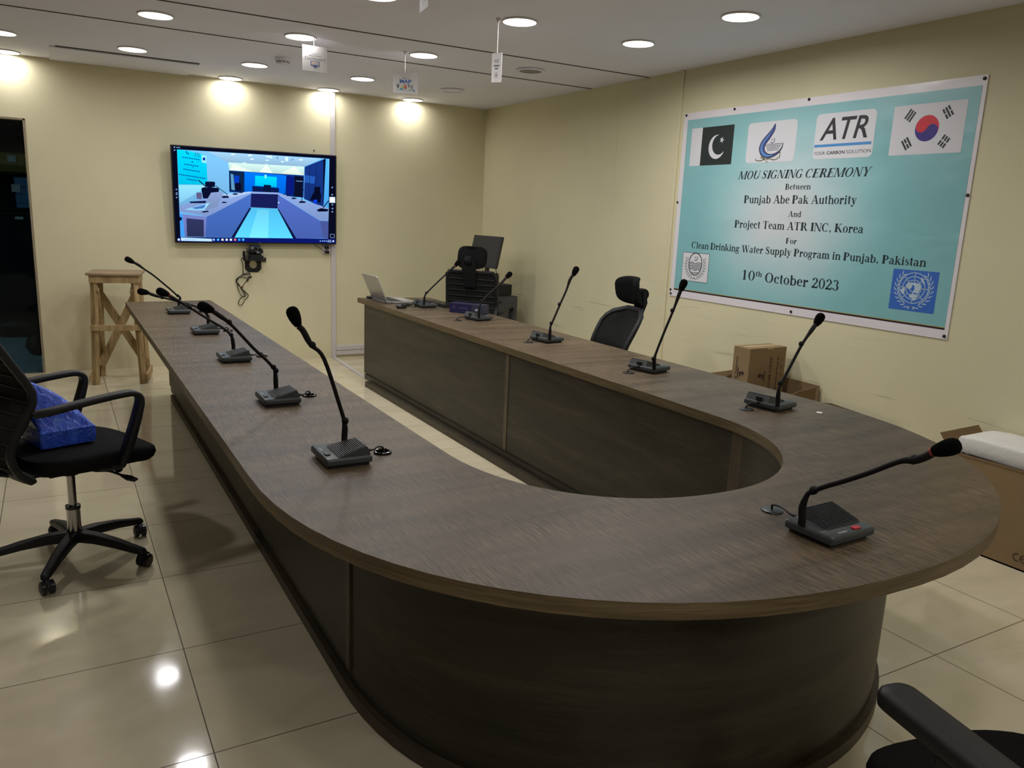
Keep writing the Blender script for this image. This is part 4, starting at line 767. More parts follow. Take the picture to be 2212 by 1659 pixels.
    if arms == 'pad':                                                  # flat pads on single posts
        for sgn in (-1, 1):
            y = sgn * .275
            po_ = MB(); po_.bar((.0, y, zs - .09), (.0, y, zs + .19), .07, .03); po_.bar((.0, sgn * .12, zs - .085), (.0, sgn * .29, zs - .085), .06, .022)
            ps = po_.build('arm_post', M_BLK, t, smooth=0, bevel=.006)
            am = MB(); rings = []
            for z, k_ in ((.186, -.008), (.192, -.002), (.210, .0), (.220, -.003), (.225, -.009), (.226, -.03)):
                rings.append([(x, y + q, zs + z + .004 * (x > .1)) for x, q in rrect(-.13 - k_, .17 + k_, -.043 - k_, .043 + k_, (.043 + k_) * .79, 6)])
            am.loft(rings); am.build('armrest', M_BLK, t, smooth=50)
    elif arms:
        for sgn in (-1, 1):
            am = MB(); y = sgn * .262
            path = spline([(-.205, sgn * .242, zs + .200), (-.15, y, zs + .208), (-.02, y, zs + .224), (.115, y, zs + .236), (.165, y, zs + .232), (.186, y, zs + .206), (.174, y, zs + .15), (.140, y, zs + .05), (.115, sgn * .255, zs - .02), (.095, sgn * .225, zs - .075), (.06, sgn * .12, zs - .088)], 5)
            n = len(path); W = []; H = []
            for i in range(n):
                f = i / (n - 1)
                W.append(interp([0, .1, .42, .5, .7, 1], [.036, .046, .050, .050, .056, .05], f)); H.append(interp([0, .2, .42, .5, .7, 1], [.030, .026, .024, .026, .034, .018], f))
            sweep_rect(am, path, W, H)
            am.build('armrest', M_BLK, t, smooth=50)
    return t
left_chair = office_chair('black slatted-back office chair at the left edge, holding a blue plastic bag', (-.005, 3.66), rad(21), seat=.525, base_turn=rad(33 - 21), head=True)
office_chair('slatted office chair with square headrest in the far right corner before the monitor', (3.375, 6.46), rad(44), seat=.468, base_turn=.4, recline=.3)
office_chair('rounded-back office chair with curved headrest between the right arm and the banner', (3.14, 4.38), rad(171), seat=.43, base_turn=.2, rounded=True, recline=.85, bh=.50)
office_chair('black office chair cut off at the lower right corner, only armrest and seat showing', (1.595, .60), rad(78), seat=.44, base_turn=.1, arms='pad')
# ------------------------------------------------------------------ serif lettering (drawn stroke by stroke)
SW, TW, SE = .285, .10, .065
def _r(x0, y0, x1, y1): return [(x0, y0), (x1, y0), (x1, y1), (x0, y1)]
def _v(x, y0=0, y1=1, w=SW, b=1, t=1, o=.075):
    P = [_r(x, y0, x + w, y1)]
    if b: P.append(_r(x - o, y0, x + w + o, y0 + SE))
    if t == 1: P.append(_r(x - o, y1 - SE, x + w + o, y1))
    if t == 2: P.append([(x - o, y1 - SE * 1.6), (x + .02, y1 - SE * 1.6), (x + w, y1 - .01), (x + w, y1), (x + .02, y1)])
    return P
def _d(x0, y0, x1, y1, w): return [[(x0, y0), (x0 + w, y0), (x1 + w, y1), (x1, y1)]]
def _a(cx, cy, rx, ry, a0, a1, tw=SW, tt=TW, n=16):
    o = []
    for i in range(n):
        q = []
        for a, f in ((a0 + (a1 - a0) * i / n, 1), (a0 + (a1 - a0) * (i + 1) / n, 1), (a0 + (a1 - a0) * (i + 1) / n, 0), (a0 + (a1 - a0) * i / n, 0)):
            c, s = cos(rad(a)), sin(rad(a))
            q.append((cx + (rx if f else rx - tw) * c, cy + (ry if f else ry - tt) * s))
        o.append(q)
    return o
def _s(pts, ws):
    P = [Vector((x, y, 0)) for x, y in pts]; n = len(P); o = []; L = []
    k = 4; Q = spline(P, k); W = [ws[min(i // k, n - 2)] + (ws[min(i // k + 1, n - 1)] - ws[min(i // k, n - 2)]) * (i % k) / k for i in range(len(Q))]; W[-1] = ws[-1]
    for i, p in enumerate(Q):
        d = (Q[min(i + 1, len(Q) - 1)] - Q[max(i - 1, 0)]).normalized(); nn = Vector((-d.y, d.x, 0)) * W[i] / 2
        L.append(((p + nn)[:2], (p - nn)[:2]))
    for a, b in zip(L, L[1:]): o.append([a[0], b[0], b[1], a[1]])
    return o
XH = .70
def glyph(c):
    w = SW
    G = {
    ' ': (.36, []),
    'O': (1.12, _a(.53, .5, .50, .52, 0, 360, .21, .05, 28)),
    'C': (1.05, _a(.53, .5, .50, .52, 48, 316, .22, .05, 22) + [_r(.82, .66, .865, 1.0)]),
    'G': (1.13, _a(.53, .5, .50, .52, 48, 306, .22, .05, 22) + [_r(.82, .68, .865, 1.0)] + _v(.76, .04, .44, .19, 0, 1)),
    'M': (1.42, _v(.12, 0, 1, .07) + _d(.62, 0, .10, 1, .21) + _d(.64, 0, 1.10, 1, .07) + _v(1.08, 0, 1, .21)),
    'U': (1.10, _v(.12, .30, 1, .21, 0, 1) + _a(.53, .32, .41, .34, 180, 360, .18, .07) + _v(.88, .30, 1, .065, 0, 1)),
    'S': (.82, _s([(.68, .70), (.63, .88), (.42, .97), (.20, .90), (.17, .70), (.36, .56), (.58, .42), (.62, .20), (.42, .035), (.20, .10), (.11, .33)], [.03, .05, .06, .10, .17, .21, .20, .17, .07, .05, .03]) + [_r(.665, .68, .705, 1.0), _r(.09, 0, .13, .34)]),
    'I': (.57, _v(.18)),
    'N': (1.12, _v(.14, 0, 1, .065) + _d(.78, 0, .12, 1, .22) + _v(.92, 0, 1, .065, 0, 1)),
    'E': (1.0, _v(.13) + [_r(.2, .945, .86, 1), _r(.2, 0, .88, .055), _r(.3, .49, .66, .54), _r(.815, .74, .86, 1), _r(.845, 0, .89, .28), _r(.625, .36, .665, .66)]),
    'F': (.92, _v(.13) + [_r(.2, .945, .84, 1), _r(.3, .49, .66, .54), _r(.80, .74, .84, 1), _r(.625, .36, .665, .66)]),
    'R': (1.10, _v(.13) + _a(.48, .735, .37, .265, -92, 92, .21, .05) + [_r(.3, .945, .5, 1), _r(.3, .47, .5, .52)] + _d(.84, 0, .46, .5, .23) + [_r(.80, 0, 1.10, SE)]),
    'Y': (1.08, _d(.46, .44, .12, 1, .23) + _d(.58, .44, .90, 1, .06) + _v(.44, 0, .46, .21, 1, 0) + [_r(.02, .955, .46, 1), _r(.74, .955, 1.06, 1)]),
    'B': (1.02, _v(.13) + _a(.48, .755, .34, .245, -92, 92, .20, .05) + _a(.50, .27, .42, .27, -92, 92, .21, .05) + [_r(.3, .945, .5, 1), _r(.3, .495, .52, .545), _r(.3, 0, .52, .055)]),
    'P': (.94, _v(.13) + _a(.46, .72, .40, .28, -92, 92, .21, .05) + [_r(.3, .945, .48, 1), _r(.3, .44, .48, .49)]),
    'A': (1.08, _d(.14, 0, .50, 1, .06) + _d(.78, 0, .46, 1, .22) + [_r(.28, .31, .78, .365), _r(.02, 0, .34, SE), _r(.68, 0, 1.10, SE)]),
    'T': (1.0, _v(.40, 0, 1, .21, 1, 0) + [_r(.08, .945, .93, 1), _r(.07, .70, .11, 1), _r(.90, .70, .94, 1)]),
    'K': (1.15, _v(.13) + _d(.34, .42, .80, 1, .07) + _d(.84, 0, .44, .56, .24) + [_r(.70, .955, 1.02, 1), _r(.78, 0, 1.16, SE)]),
    'D': (1.10, _v(.13) + _a(.46, .5, .58, .5, -92, 92, .22, .055, 20) + [_r(.3, .945, .5, 1), _r(.3, 0, .5, .055)]),
    'W': (1.5, _d(.40, 0, .12, 1, .21) + _d(.48, 0, .74, .9, .06) + _d(.98, 0, .66, 1, .21) + _d(1.06, 0, 1.34, 1, .06) + [_r(.02, .955, .44, 1), _r(.56, .955, .98, 1), _r(1.2, .955, 1.5, 1)]),
    'e': (.66, _a(.34, .35, .31, .36, 8, 318, .19, .05, 20) + [_r(.14, .38, .64, .43)]),
    't': (.50, _v(.15, .10, .90, .18, 0, 0) + [_r(.02, .655, .46, .70)] + _a(.36, .16, .21, .17, 180, 300, .17, .06, 8)),
    'w': (1.08, _d(.30, 0, .08, .7, .17) + _d(.38, 0, .55, .64, .05) + _d(.72, 0, .50, .7, .17) + _d(.80, 0, .96, .7, .05) + [_r(.01, .66, .33, .7), _r(.42, .66, .74, .7), _r(.88, .66, 1.08, .7)]),
    'n': (.82, _v(.12, 0, .7, .18, 1, 2) + _a(.50, .44, .25, .27, 0, 150, .18, .07, 10) + _v(.57, 0, .46, .18, 1, 0)),
    'h': (.82, _v(.12, 0, 1, .18, 1, 2) + _a(.50, .44, .25, .27, 0, 150, .18, .07, 10) + _v(.57, 0, .46, .18, 1, 0)),
    'm': (1.22, _v(.12, 0, .7, .18, 1, 2) + _a(.48, .44, .23, .27, 0, 150, .18, .07, 10) + _v(.53, 0, .46, .18, 1, 0) + _a(.89, .44, .23, .27, 0, 150, .18, .07, 10) + _v(.94, 0, .46, .18, 1, 0)),
    'u': (.82, _v(.12, .22, .7, .18, 0, 2) + _a(.38, .24, .26, .25, 180, 320, .18, .07, 10) + _v(.55, 0, .7, .18, 0, 2) + [_r(.6, 0, .8, SE)]),
    'j': (.46, _v(.16, -.1, .7, .18, 0, 2) + _a(.14, -.10, .20, .17, 180, 360, .16, .05, 10) + _a(.25, .88, .105, .105, 0, 360, .105, .105, 12)),
    'i': (.42, _v(.12, 0, .7, .18, 1, 2) + _a(.21, .88, .105, .105, 0, 360, .105, .105, 12)),
    'l': (.42, _v(.12, 0, 1, .18, 1, 2)),
    'a': (.73, _a(.33, .46, .27, .25, 0, 155, .18, .06, 10) + _v(.42, .06, .48, .18, 0, 0) + _a(.28, .19, .24, .21, 60, 330, .17, .05, 14) + [_r(.50, 0, .70, .06)]),
    'b': (.82, _v(.10, 0, 1, .18, 0, 2) + _a(.43, .35, .33, .37, -140, 140, .19, .06, 18)),
    'p': (.82, _v(.12, -.30, .7, .18, 1, 2) + _a(.45, .35, .33, .37, -140, 140, .19, .06, 18)),
    'd': (.82, _v(.53, 0, 1, .18, 0, 2) + [_r(.6, 0, .80, SE)] + _a(.38, .35, .33, .37, 40, 320, .19, .06, 18)),
    'g': (.76, _a(.34, .47, .27, .24, 0, 360, .17, .05, 18) + _a(.34, -.09, .31, .20, 0, 360, .12, .06, 18) + [_r(.54, .60, .76, .68), _r(.12, .10, .52, .20)]),
    'k': (.84, _v(.12, 0, 1, .18, 1, 2) + _d(.29, .28, .54, .7, .06) + _d(.58, 0, .34, .42, .20) + [_r(.46, .66, .74, .7), _r(.54, 0, .84, SE)]),
    'o': (.74, _a(.37, .35, .33, .36, 0, 360, .18, .045, 24)),
    'y': (.76, _d(.34, 0, .08, .7, .19) + _d(.25, -.26, .60, .7, .05) + [_r(.01, .66, .34, .7), _r(.48, .66, .74, .7)] + _a(.16, -.20, .11, .10, 0, 360, .11, .10, 10)),
    'r': (.64, _v(.12, 0, .7, .18, 1, 2) + _a(.48, .42, .20, .28, 60, 170, .12, .10, 8) + _a(.52, .58, .10, .10, 0, 360, .1, .1, 10)),
    'c': (.64, _a(.35, .35, .32, .36, 50, 318, .19, .05, 18) + _a(.50, .54, .09, .10, 0, 360, .09, .1, 10)),
    's': (.57, _s([(.46, .50), (.40, .64), (.26, .68), (.14, .60), (.18, .46), (.34, .36), (.46, .24), (.40, .08), (.24, .02), (.10, .10), (.06, .24)], [.03, .05, .06, .09, .14, .17, .15, .10, .05, .05, .03])),
    ',': (.38, _a(.18, .09, .10, .10, 0, 360, .1, .1, 10) + _d(.12, -.16, .20, .06, .06)),
    '0': (.74, _a(.37, .5, .33, .51, 0, 360, .16, .04, 24)),
    '1': (.74, _v(.30, 0, 1, .18, 1, 0) + _d(.12, .84, .36, 1, .06)),
    '2': (.74, _a(.36, .70, .30, .31, -20, 170, .18, .05, 12) + _d(.05, .05, .45, .60, .14) + [_r(.05, 0, .66, .15), _r(.63, .05, .70, .28)]),
    '3': (.74, _a(.34, .75, .27, .26, -70, 165, .17, .05, 12) + _a(.33, .27, .33, .28, -165, 80, .18, .05, 14)),
    }
    return G[c]
def serif(mb, s, fr, u0, u1, v0, cap, m, d, italic=0.0):
    """set s so that it spans u0..u1 with capital height cap on base line v0"""
    x = 0; polys = []
    for c in s:
        adv, P = glyph(c); polys += [[(x + px, py) for px, py in q] for q in P]; x += adv
    xs = [p[0] + p[1] * italic * .3 for q in polys for p in q]; a, b = min(xs), max(xs); k = (u1 - u0) / (b - a)
    for q in polys:
        mb.add([fr(u0 + (px + py * italic * .3 - a) * k, v0 + py * cap, d) for px, py in q], [tuple(range(len(q)))], m)

# ------------------------------------------------------------------ the banner on the right wall
def bfr(u, v, d=0.0): return (XR - .006 - d, 4.767 - u, .97 + v)
ban = thing('banner', 'large turquoise printed banner pinned to the right wall', 'banner', (XR - .004, 3.63, 1.65))
BO = Vector((XR - .004, 3.63, 1.65))
class LMB(MB):
    def build(s, *a, **k):
        s.v = [p - BO for p in s.v]; return MB.build(s, *a, **k)
mb_, nt, b = node_mat('banner_vinyl', 0.28, 0.5)
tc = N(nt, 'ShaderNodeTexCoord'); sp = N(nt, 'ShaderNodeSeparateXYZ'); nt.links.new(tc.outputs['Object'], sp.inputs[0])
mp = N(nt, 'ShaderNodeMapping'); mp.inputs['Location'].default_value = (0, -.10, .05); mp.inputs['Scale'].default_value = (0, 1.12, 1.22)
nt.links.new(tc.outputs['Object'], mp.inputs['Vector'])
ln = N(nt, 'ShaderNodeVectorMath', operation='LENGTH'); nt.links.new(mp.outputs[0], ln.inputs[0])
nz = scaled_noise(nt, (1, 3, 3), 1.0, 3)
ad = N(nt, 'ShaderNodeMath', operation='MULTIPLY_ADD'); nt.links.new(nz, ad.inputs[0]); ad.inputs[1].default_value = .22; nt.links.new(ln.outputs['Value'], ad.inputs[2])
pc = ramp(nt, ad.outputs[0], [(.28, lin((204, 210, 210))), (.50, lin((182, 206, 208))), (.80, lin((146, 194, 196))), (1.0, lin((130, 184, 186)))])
sh_ = pc.node.color_ramp
nt.links.new(pc, b.inputs['Base Color'])
wv = scaled_noise(nt, (1, 1.6, 2.6), 2.0, 2, (1, 4, 2), .4, .6)
bp = N(nt, 'ShaderNodeBump'); bp.inputs['Strength'].default_value = .5; bp.inputs['Distance'].default_value = .012
nt.links.new(wv, bp.inputs['Height']); nt.links.new(bp.outputs[0], b.inputs['Normal'])
mw_, nt2, b2_ = node_mat('banner_white_border', 0.28, 0.5)
b2_.inputs['Base Color'].default_value = (*lin((224, 218, 220)), 1)
bp2 = N(nt2, 'ShaderNodeBump'); bp2.inputs['Strength'].default_value = .5; bp2.inputs['Distance'].default_value = .012
nt2.links.new(scaled_noise(nt2, (1, 1.6, 2.6), 2.0, 2, (1, 4, 2), .4, .6), bp2.inputs['Height']); nt2.links.new(bp2.outputs[0], b2_.inputs['Normal'])
def puck(u, v):                       # cloth bulges a little between the nails
    return .0035 + .010 * (0.5 + .5 * sin(u * 5.1 + v * 2.2)) * sin(pi * min(1, max(0, v / 1.363))) * sin(pi * min(1, max(0, u / 2.27)))
def sheet(mb, u0, u1, v0, v1, d, m=None, nu=30, nv=20):
    mb.grid(lambda a, c: bfr(u0 + (u1 - u0) * a, v0 + (v1 - v0) * c, d), nu, nv, m)
s_ = LMB(); s_.b2((XR - .006, 4.767 - 2.272, .97), (XR - .001, 4.767 - .006, 2.333)); s_.build('sheet', mw_, ban, smooth=0)
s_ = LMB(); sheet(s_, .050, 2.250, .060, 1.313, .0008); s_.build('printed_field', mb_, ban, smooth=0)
INK = ink((38, 50, 56)); WHT = ink((214, 213, 216))
q = LMB()
q.add([bfr(.050, .052, .001), bfr(2.250, .052, .001), bfr(2.250, .061, .001), bfr(.050, .061, .001)], [(0, 1, 2, 3)], ink((40, 24, 44)))
q.add([bfr(.050, .061, .0012), bfr(2.250, .061, .0012), bfr(2.250, .065, .0012), bfr(.050, .065, .0012)], [(0, 1, 2, 3)], ink((168, 142, 60)))
q.build('gold_and_black_rule', None, ban, smooth=0)
tx = LMB()
serif(tx, 'MOU SIGNING CEREMONY', bfr, .618, 1.672, .875, .053, INK, .0016, 1.0)
serif(tx, 'Between', bfr, 1.043, 1.246, .802, .037, INK, .0016)
serif(tx, 'Punjab Abe Pak Authority', bfr, .692, 1.595, .714, .052, INK, .0016)
serif(tx, 'And', bfr, 1.092, 1.196, .630, .036, INK, .0016)
serif(tx, 'Project Team ATR INC, Korea', bfr, .626, 1.666, .546, .051, INK, .0016)
serif(tx, 'For', bfr, 1.097, 1.186, .458, .036, INK, .0016)
serif(tx, 'Clean Drinking Water Supply Program in Punjab, Pakistan', bfr, .208, 2.090, .380, .048, INK, .0016)
serif(tx, '10', bfr, .745, .862, .193, .066, INK, .0016)
serif(tx, 'th', bfr, .868, .925, .224, .036, INK, .0016)
serif(tx, 'October 2023', bfr, .955, 1.545, .193, .064, INK, .0016)
tx.build('lettering', None, ban, smooth=0)
def poly(mb, pts, m, d): mb.add([bfr(x, y, d) for x, y in pts], [tuple(range(len(pts)))], m)
def quad(mb, u0, u1, v0, v1, m, d): poly(mb, [(u0, v0), (u1, v0), (u1, v1), (u0, v1)], m, d)
def disc(mb, cx, cy, rx, ry, m, d, n=36, a0=0, a1=360): poly(mb, [(cx + rx * cos(rad(a0 + (a1 - a0) * i / n)), cy + ry * sin(rad(a0 + (a1 - a0) * i / n))) for i in range(n + (0 if a1 - a0 == 360 else 1))], m, d)
def stroke(mb, pts, w, m, d, k=5):
    for p in _s(pts, w if isinstance(w, list) else [w] * len(pts)): poly(mb, p, m, d)
def ringp(mb, cx, cy, rx, ry, w, m, d, a0=0, a1=360, n=48):
    for p in _a(cx, cy, rx + w / 2, ry + w / 2, a0, a1, w, w, n): poly(mb, p, m, d)
def rounded(mb, u0, u1, v0, v1, r, m, d): poly(mb, rrect(u0, u1, v0, v1, r, 6), m, d)
# green white flag
f = LMB(); GRN = ink((34, 42, 40))
quad(f, .106, .221, .980, 1.248, WHT, .0014); quad(f, .219, .534, .980, 1.248, GRN, .0016)
cr = []
cx, cy, R_ = .378, 1.105, .082
for i in range(29):
    a = rad(80 + 250 * i / 28); cr.append((cx + R_ * cos(a), cy + R_ * 1.02 * sin(a)))
inn = []
for i in range(29):
    a = rad(92 + 226 * i / 28); inn.append((cx + .022 + .069 * cos(a), cy + .014 + .069 * sin(a)))
for i in range(28): poly(f, [cr[i], cr[i + 1], inn[i + 1], inn[i]], WHT, .002)
st_ = []
for i in range(10):
    r = .024 if i % 2 == 0 else .0095; a = rad(70 + 36 * i); st_.append((.424 + r * cos(a), 1.150 + r * sin(a)))
poly(f, st_, WHT, .002)
f.build('crescent_flag_print', None, ban, smooth=0)
# water drop logo
f = LMB(); rounded(f, .668, 1.087, .980, 1.243, .03, WHT, .0014)
DK = ink((44, 50, 62)); BL1 = ink((66, 72, 140)); BL2 = ink((92, 140, 190))
P_ = [(.903, 1.226), (.892, 1.190), (.858, 1.150), (.820, 1.110), (.806, 1.074), (.822, 1.040), (.862, 1.022), (.910, 1.024), (.955, 1.044), (.980, 1.075), (.982, 1.105)]
stroke(f, P_, [.006, .030, .040, .046, .050, .044, .032, .022, .014, .009, .003], DK, .0016)
stroke(f, P_[:9], [.002, .020, .028, .034, .038, .032, .020, .010, .002], BL1, .0018)
stroke(f, [(p[0] - .004, p[1] + .002) for p in P_[1:8]], [.003, .010, .014, .018, .020, .014, .003], BL2, .002)
for i in range(5):
    v0 = 1.094 - i * .0095; a = .835 + i * .006; e_ = .978 - i * .008; L = e_ - a
    stroke(f, [(a, v0 - .005), (a + L * .22, v0 + .003), (a + L * .45, v0 - .001), (a + L * .68, v0 + .004), (e_, v0)], .0036, DK, .0016)
ringp(f, .893, 1.119, .0165, .0165, .005, DK, .0016, -150, 60, 16); disc(f, .887, 1.124, .005, .004, DK, .0016, 8)
UR = ink((92, 96, 50))
for pts in ([(.968, 1.030), (.965, 1.000)], [(.958, 1.038), (.974, 1.038)], [(.955, 1.013), (.944, .998), (.915, .996), (.892, 1.0), (.884, 1.012)], [(.884, 1.012), (.876, 1.002), (.862, 1.001)], [(.862, 1.001), (.858, 1.010), (.852, .999), (.838, .997)], [(.838, 1.026), (.836, .997)],
            [(.836, .997), (.826, 1.010), (.806, 1.014), (.828, 1.032)], [(.826, 1.008), (.822, .996), (.790, .993), (.764, .997), (.760, 1.008)]):
    stroke(f, pts, .0062, UR, .0017)
for x, y in ((.918, .987), (.866, .987), (.857, .986), (.862, .982)): disc(f, x, y, .0035, .003, UR, .0017, 8)
f.build('water_drop_logo_print', None, ban, smooth=0)
# three letter logo with blue bar
f = LMB(); rounded(f, 1.233, 1.656, .984, 1.254, .03, WHT, .0014)
K_ = ink((44, 44, 46))
put_text(f, 'ATR', bfr, 1.272, 1.610, 1.096, 1.225, K_, .0016, 0.012, .22)
quad(f, 1.238, 1.643, 1.056, 1.072, ink((74, 140, 200)), .0016)
put_text(f, 'YOUR', bfr, 1.240, 1.324, 1.010, 1.030, K_, .0016, 0.0); put_text(f, 'CARBON', bfr, 1.336, 1.468, 1.010, 1.030, K_, .0016, .022); put_text(f, 'SOLUTION', bfr, 1.480, 1.646, 1.010, 1.030, K_, .0016, 0.0)
f.build('letter_logo_print', None, ban, smooth=0)
# white flag with the red and blue disc
f = LMB(); quad(f, 1.765, 2.188, .985, 1.252, WHT, .0014)
cx, cy, R_ = 1.977, 1.121, .069; RED = ink((206, 44, 58)); BLU = ink((58, 42, 128))
th0 = rad(-24); 
def rot2(x, y): return (cx + x * cos(th0) - y * sin(th0), cy + x * sin(th0) + y * cos(th0))
disc(f, cx, cy, R_, R_, BLU, .0015, 48)
top = [(R_ * cos(rad(180 * i / 24)), R_ * sin(rad(180 * i / 24))) for i in range(25)]
cut = [(-R_ / 2 + R_ / 2 * cos(rad(180 + 180 * i / 12)), R_ / 2 * sin(rad(180 + 180 * i / 12))) for i in range(1, 13)] + [(R_ / 2 + R_ / 2 * cos(rad(180 - 180 * i / 12)), R_ / 2 * sin(rad(180 - 180 * i / 12))) for i in range(1, 12)]
vs_ = [bfr(*rot2(*p), .0018) for p in top + cut]; f.add(vs_, [tuple(range(len(vs_)))], RED)
def trigram(x, y, ang, rows):
    for r_, br in enumerate(rows):
        o = (r_ - 1) * .0165
        for a, e_ in (((-.030, .030),) if not br else ((-.030, -.003), (.003, .030))):
            c_, s2 = cos(rad(ang)), sin(rad(ang)); nx, ny = -s2, c_
            pts = [(x + c_ * t + nx * (o + k), y + s2 * t + ny * (o + k)) for t, k in ((a, -.0055), (e_, -.0055), (e_, .0055), (a, .0055))]
            poly(f, pts, K_, .0016)
trigram(1.868, 1.196, 56, (0, 0, 0)); trigram(2.086, 1.196, -56, (1, 0, 1)); trigram(1.868, 1.046, -56, (0, 1, 0)); trigram(2.086, 1.046, 56, (1, 1, 1))
f.build('red_blue_disc_flag_print', None, ban, smooth=0)
# provincial crest
f = LMB(); quad(f, .123, .408, .132, .348, ink((80, 96, 108)), .0013); quad(f, .127, .404, .136, .344, WHT, .0015)
D2 = ink((52, 60, 60)); D3 = ink((84, 92, 86)); ecx, ecy = .265, .258
ringp(f, ecx, ecy + .006, .070, .082, .008, D2, .0017)
ringp(f, ecx + .002, ecy + .050, .016, .016, .006, D2, .0018, -130, 50, 14); disc(f, ecx - .006, ecy + .054, .005, .005, D2, .0018, 8)
for i in range(5):
    v0 = ecy + .012 - i * .0125; hw_ = .070 * math.sqrt(max(0.05, 1 - ((v0 - ecy) / .080) ** 2)) - .002
    stroke(f, [(ecx - hw_, v0), (ecx - hw_ * .5, v0 + .007), (ecx, v0 - .004), (ecx + hw_ * .45, v0 + .006), (ecx + hw_, v0 - .002)], .0052, D2, .0018)
stroke(f, [(ecx - .035, .203), (ecx - .015, .196), (ecx + .01, .199), (ecx + .035, .204)], .006, D3, .0018)
for sgn in (-1, 1):
    for i in range(9):
        a = rad(-90 + sgn * (14 + i * 12)); px, py = ecx + .100 * cos(a), ecy + .098 * sin(a)
        for off in (-38, 34):
            b_ = a + sgn * rad(90 + off); poly(f, [(px, py), (px + .012 * cos(b_ + .3), py + .012 * sin(b_ + .3)), (px + .028 * cos(b_), py + .028 * sin(b_)), (px + .012 * cos(b_ - .3), py + .012 * sin(b_ - .3))], D3, .0017)
stroke(f, [(ecx - .02, .148), (ecx, .162), (ecx + .02, .148)], .006, D3, .0018)
f.build('crest_print', None, ban, smooth=0)
# blue square with the globe and laurels
f = LMB(); UB = ink((58, 104, 186)); UW = ink((176, 196, 206)); quad(f, 1.899, 2.175, .1285, .3565, UB, .0014)
gx, gy = 2.037, .258
for r_ in (.022, .044, .064, .085): ringp(f, gx, gy, r_ * 1.04, r_, .0042, UW, .0017, 0, 360, 40)
for k in range(8):
    a = rad(45 * k); f_ = .020 if k % 2 == 0 else .044
    stroke(f, [(gx + f_ * 1.04 * cos(a), gy + f_ * sin(a)), (gx + .085 * 1.04 * cos(a), gy + .085 * sin(a))], .0042, UW, .0017)
for pts in ([(-.050, .010), (-.040, .026), (-.012, .030), (.012, .030), (.034, .026), (.045, .008), (.038, -.012), (.028, -.030), (.010, -.024), (-.006, -.030), (.006, -.006), (.004, .012), (-.010, .018), (-.012, .000), (-.028, -.010), (-.040, .000)],
            [(-.020, -.036), (.004, -.032), (.026, -.034), (.036, -.046), (.022, -.052), (.024, -.066), (.004, -.070), (.000, -.058), (-.020, -.052)],
            [(-.086, -.012), (-.068, -.012), (-.058, .002), (-.050, -.010), (-.052, -.034), (-.062, -.042)],
            [(.034, .060), (.044, .062), (.066, .026), (.056, .026), (.040, .044)]):
    vs_ = [bfr(gx + x, gy + y, .0018) for x, y in pts]; f.add(vs_, [tuple(range(len(vs_)))], UW)
for sgn in (-1, 1):
    for i in range(9):
        a = rad(-90 + sgn * (22 + i * 13.5)); px, py = gx + .103 * cos(a), gy - .002 + .101 * sin(a)
        for off, L in ((-30, .034), (28, .034)):
            b_ = a + sgn * rad(90 + off); poly(f, [(px, py), (px + L * .5 * cos(b_ + .22), py + L * .5 * sin(b_ + .22)), (px + L * cos(b_), py + L * sin(b_)), (px + L * .5 * cos(b_ - .22), py + L * .5 * sin(b_ - .22))], UW, .0017)
    stroke(f, [(gx - sgn * .020, .140), (gx, .152), (gx + sgn * .045, .147)], .005, UW, .0017)
f.build('globe_emblem_print', None, ban, smooth=0)
pin = MB(); pin.lathe([(0, -.006), (.006, -.006), (.009, -.002), (.009, .001), (0, .001)], 14, M=Matrix.Rotation(pi / 2, 4, 'Y'))
p0 = None
for u, v in ((.030, 1.348), (.52, 1.350), (1.155, 1.352), (2.255, 1.345), (2.262, .765), (2.255, .018), (1.205, .022), (.020, .020), (.014, .05), (.010, .715)):
    if p0 is None: o = p0 = pin.build('nail_head', M_BLK, ban, smooth=40)
    else: o = p0.copy(); C.objects.link(o); o.parent = ban
    o.location = Vector(bfr(u, v, .002)) - BO

# ------------------------------------------------------------------ the wall screen
tv = thing('wall_screen', 'wide flat television on the back wall showing a blue video picture of the room', 'television', (1.7175, YB, 1.600))
tv.rotation_euler = (0, rad(-.56), 0)
TVW, TVH = 1.512, .866; tilt = rad(3.0)
def tfr(s_, t_, d=0.0):                # local point on the tilted face
    x = (s_ - .5) * TVW; z = (t_ - .5) * TVH
    return (x, -.112 - z * sin(tilt) - d, z * cos(tilt))
Mt = Matrix.Translation((0, -.085, 0)) @ Matrix.Rotation(tilt, 4, 'X')
MB().box((0, 0, 0), (TVW, .05, TVH), None, Mt).build('housing', M_BLKS, tv, smooth=0, bevel=.006)
MB().box((0, .045, -.02), (.42, .06, .36), None, Mt).build('wall_mount', M_BLK, tv, smooth=0)
pm = MB(); PC = []
for i, (c, P) in enumerate(TVP):
    q = [tfr(min(.993, max(.007, s_)), min(.990, max(.014, t_)), .0006 + i * .00004) for s_, t_ in P]
    pm.add(q, [tuple(range(len(q)))])
    t0, t1 = min(p[1] for p in P), max(p[1] for p in P); s0, s1 = min(p[0] for p in P), max(p[0] for p in P)
    g = .32 if (t1 - t0) * (s1 - s0) > .012 and i > 0 and sum(c) > 150 else 0
    if c in ((85, 200, 248), (112, 218, 252)): g = -g
    PC += [(*[v * (1 + g * ((p[1] - t0) / (t1 - t0) - .55)) for v in lin(c)], 1) for p in P]
M_DISP = bpy.data.materials.new('lit_display'); M_DISP.use_nodes = True
ntd = M_DISP.node_tree
for n in list(ntd.nodes): ntd.nodes.remove(n)
od, ed, ad_ = N(ntd, 'ShaderNodeOutputMaterial'), N(ntd, 'ShaderNodeEmission'), N(ntd, 'ShaderNodeAttribute', attribute_name='pixels')
ed.inputs[1].default_value = 1.1
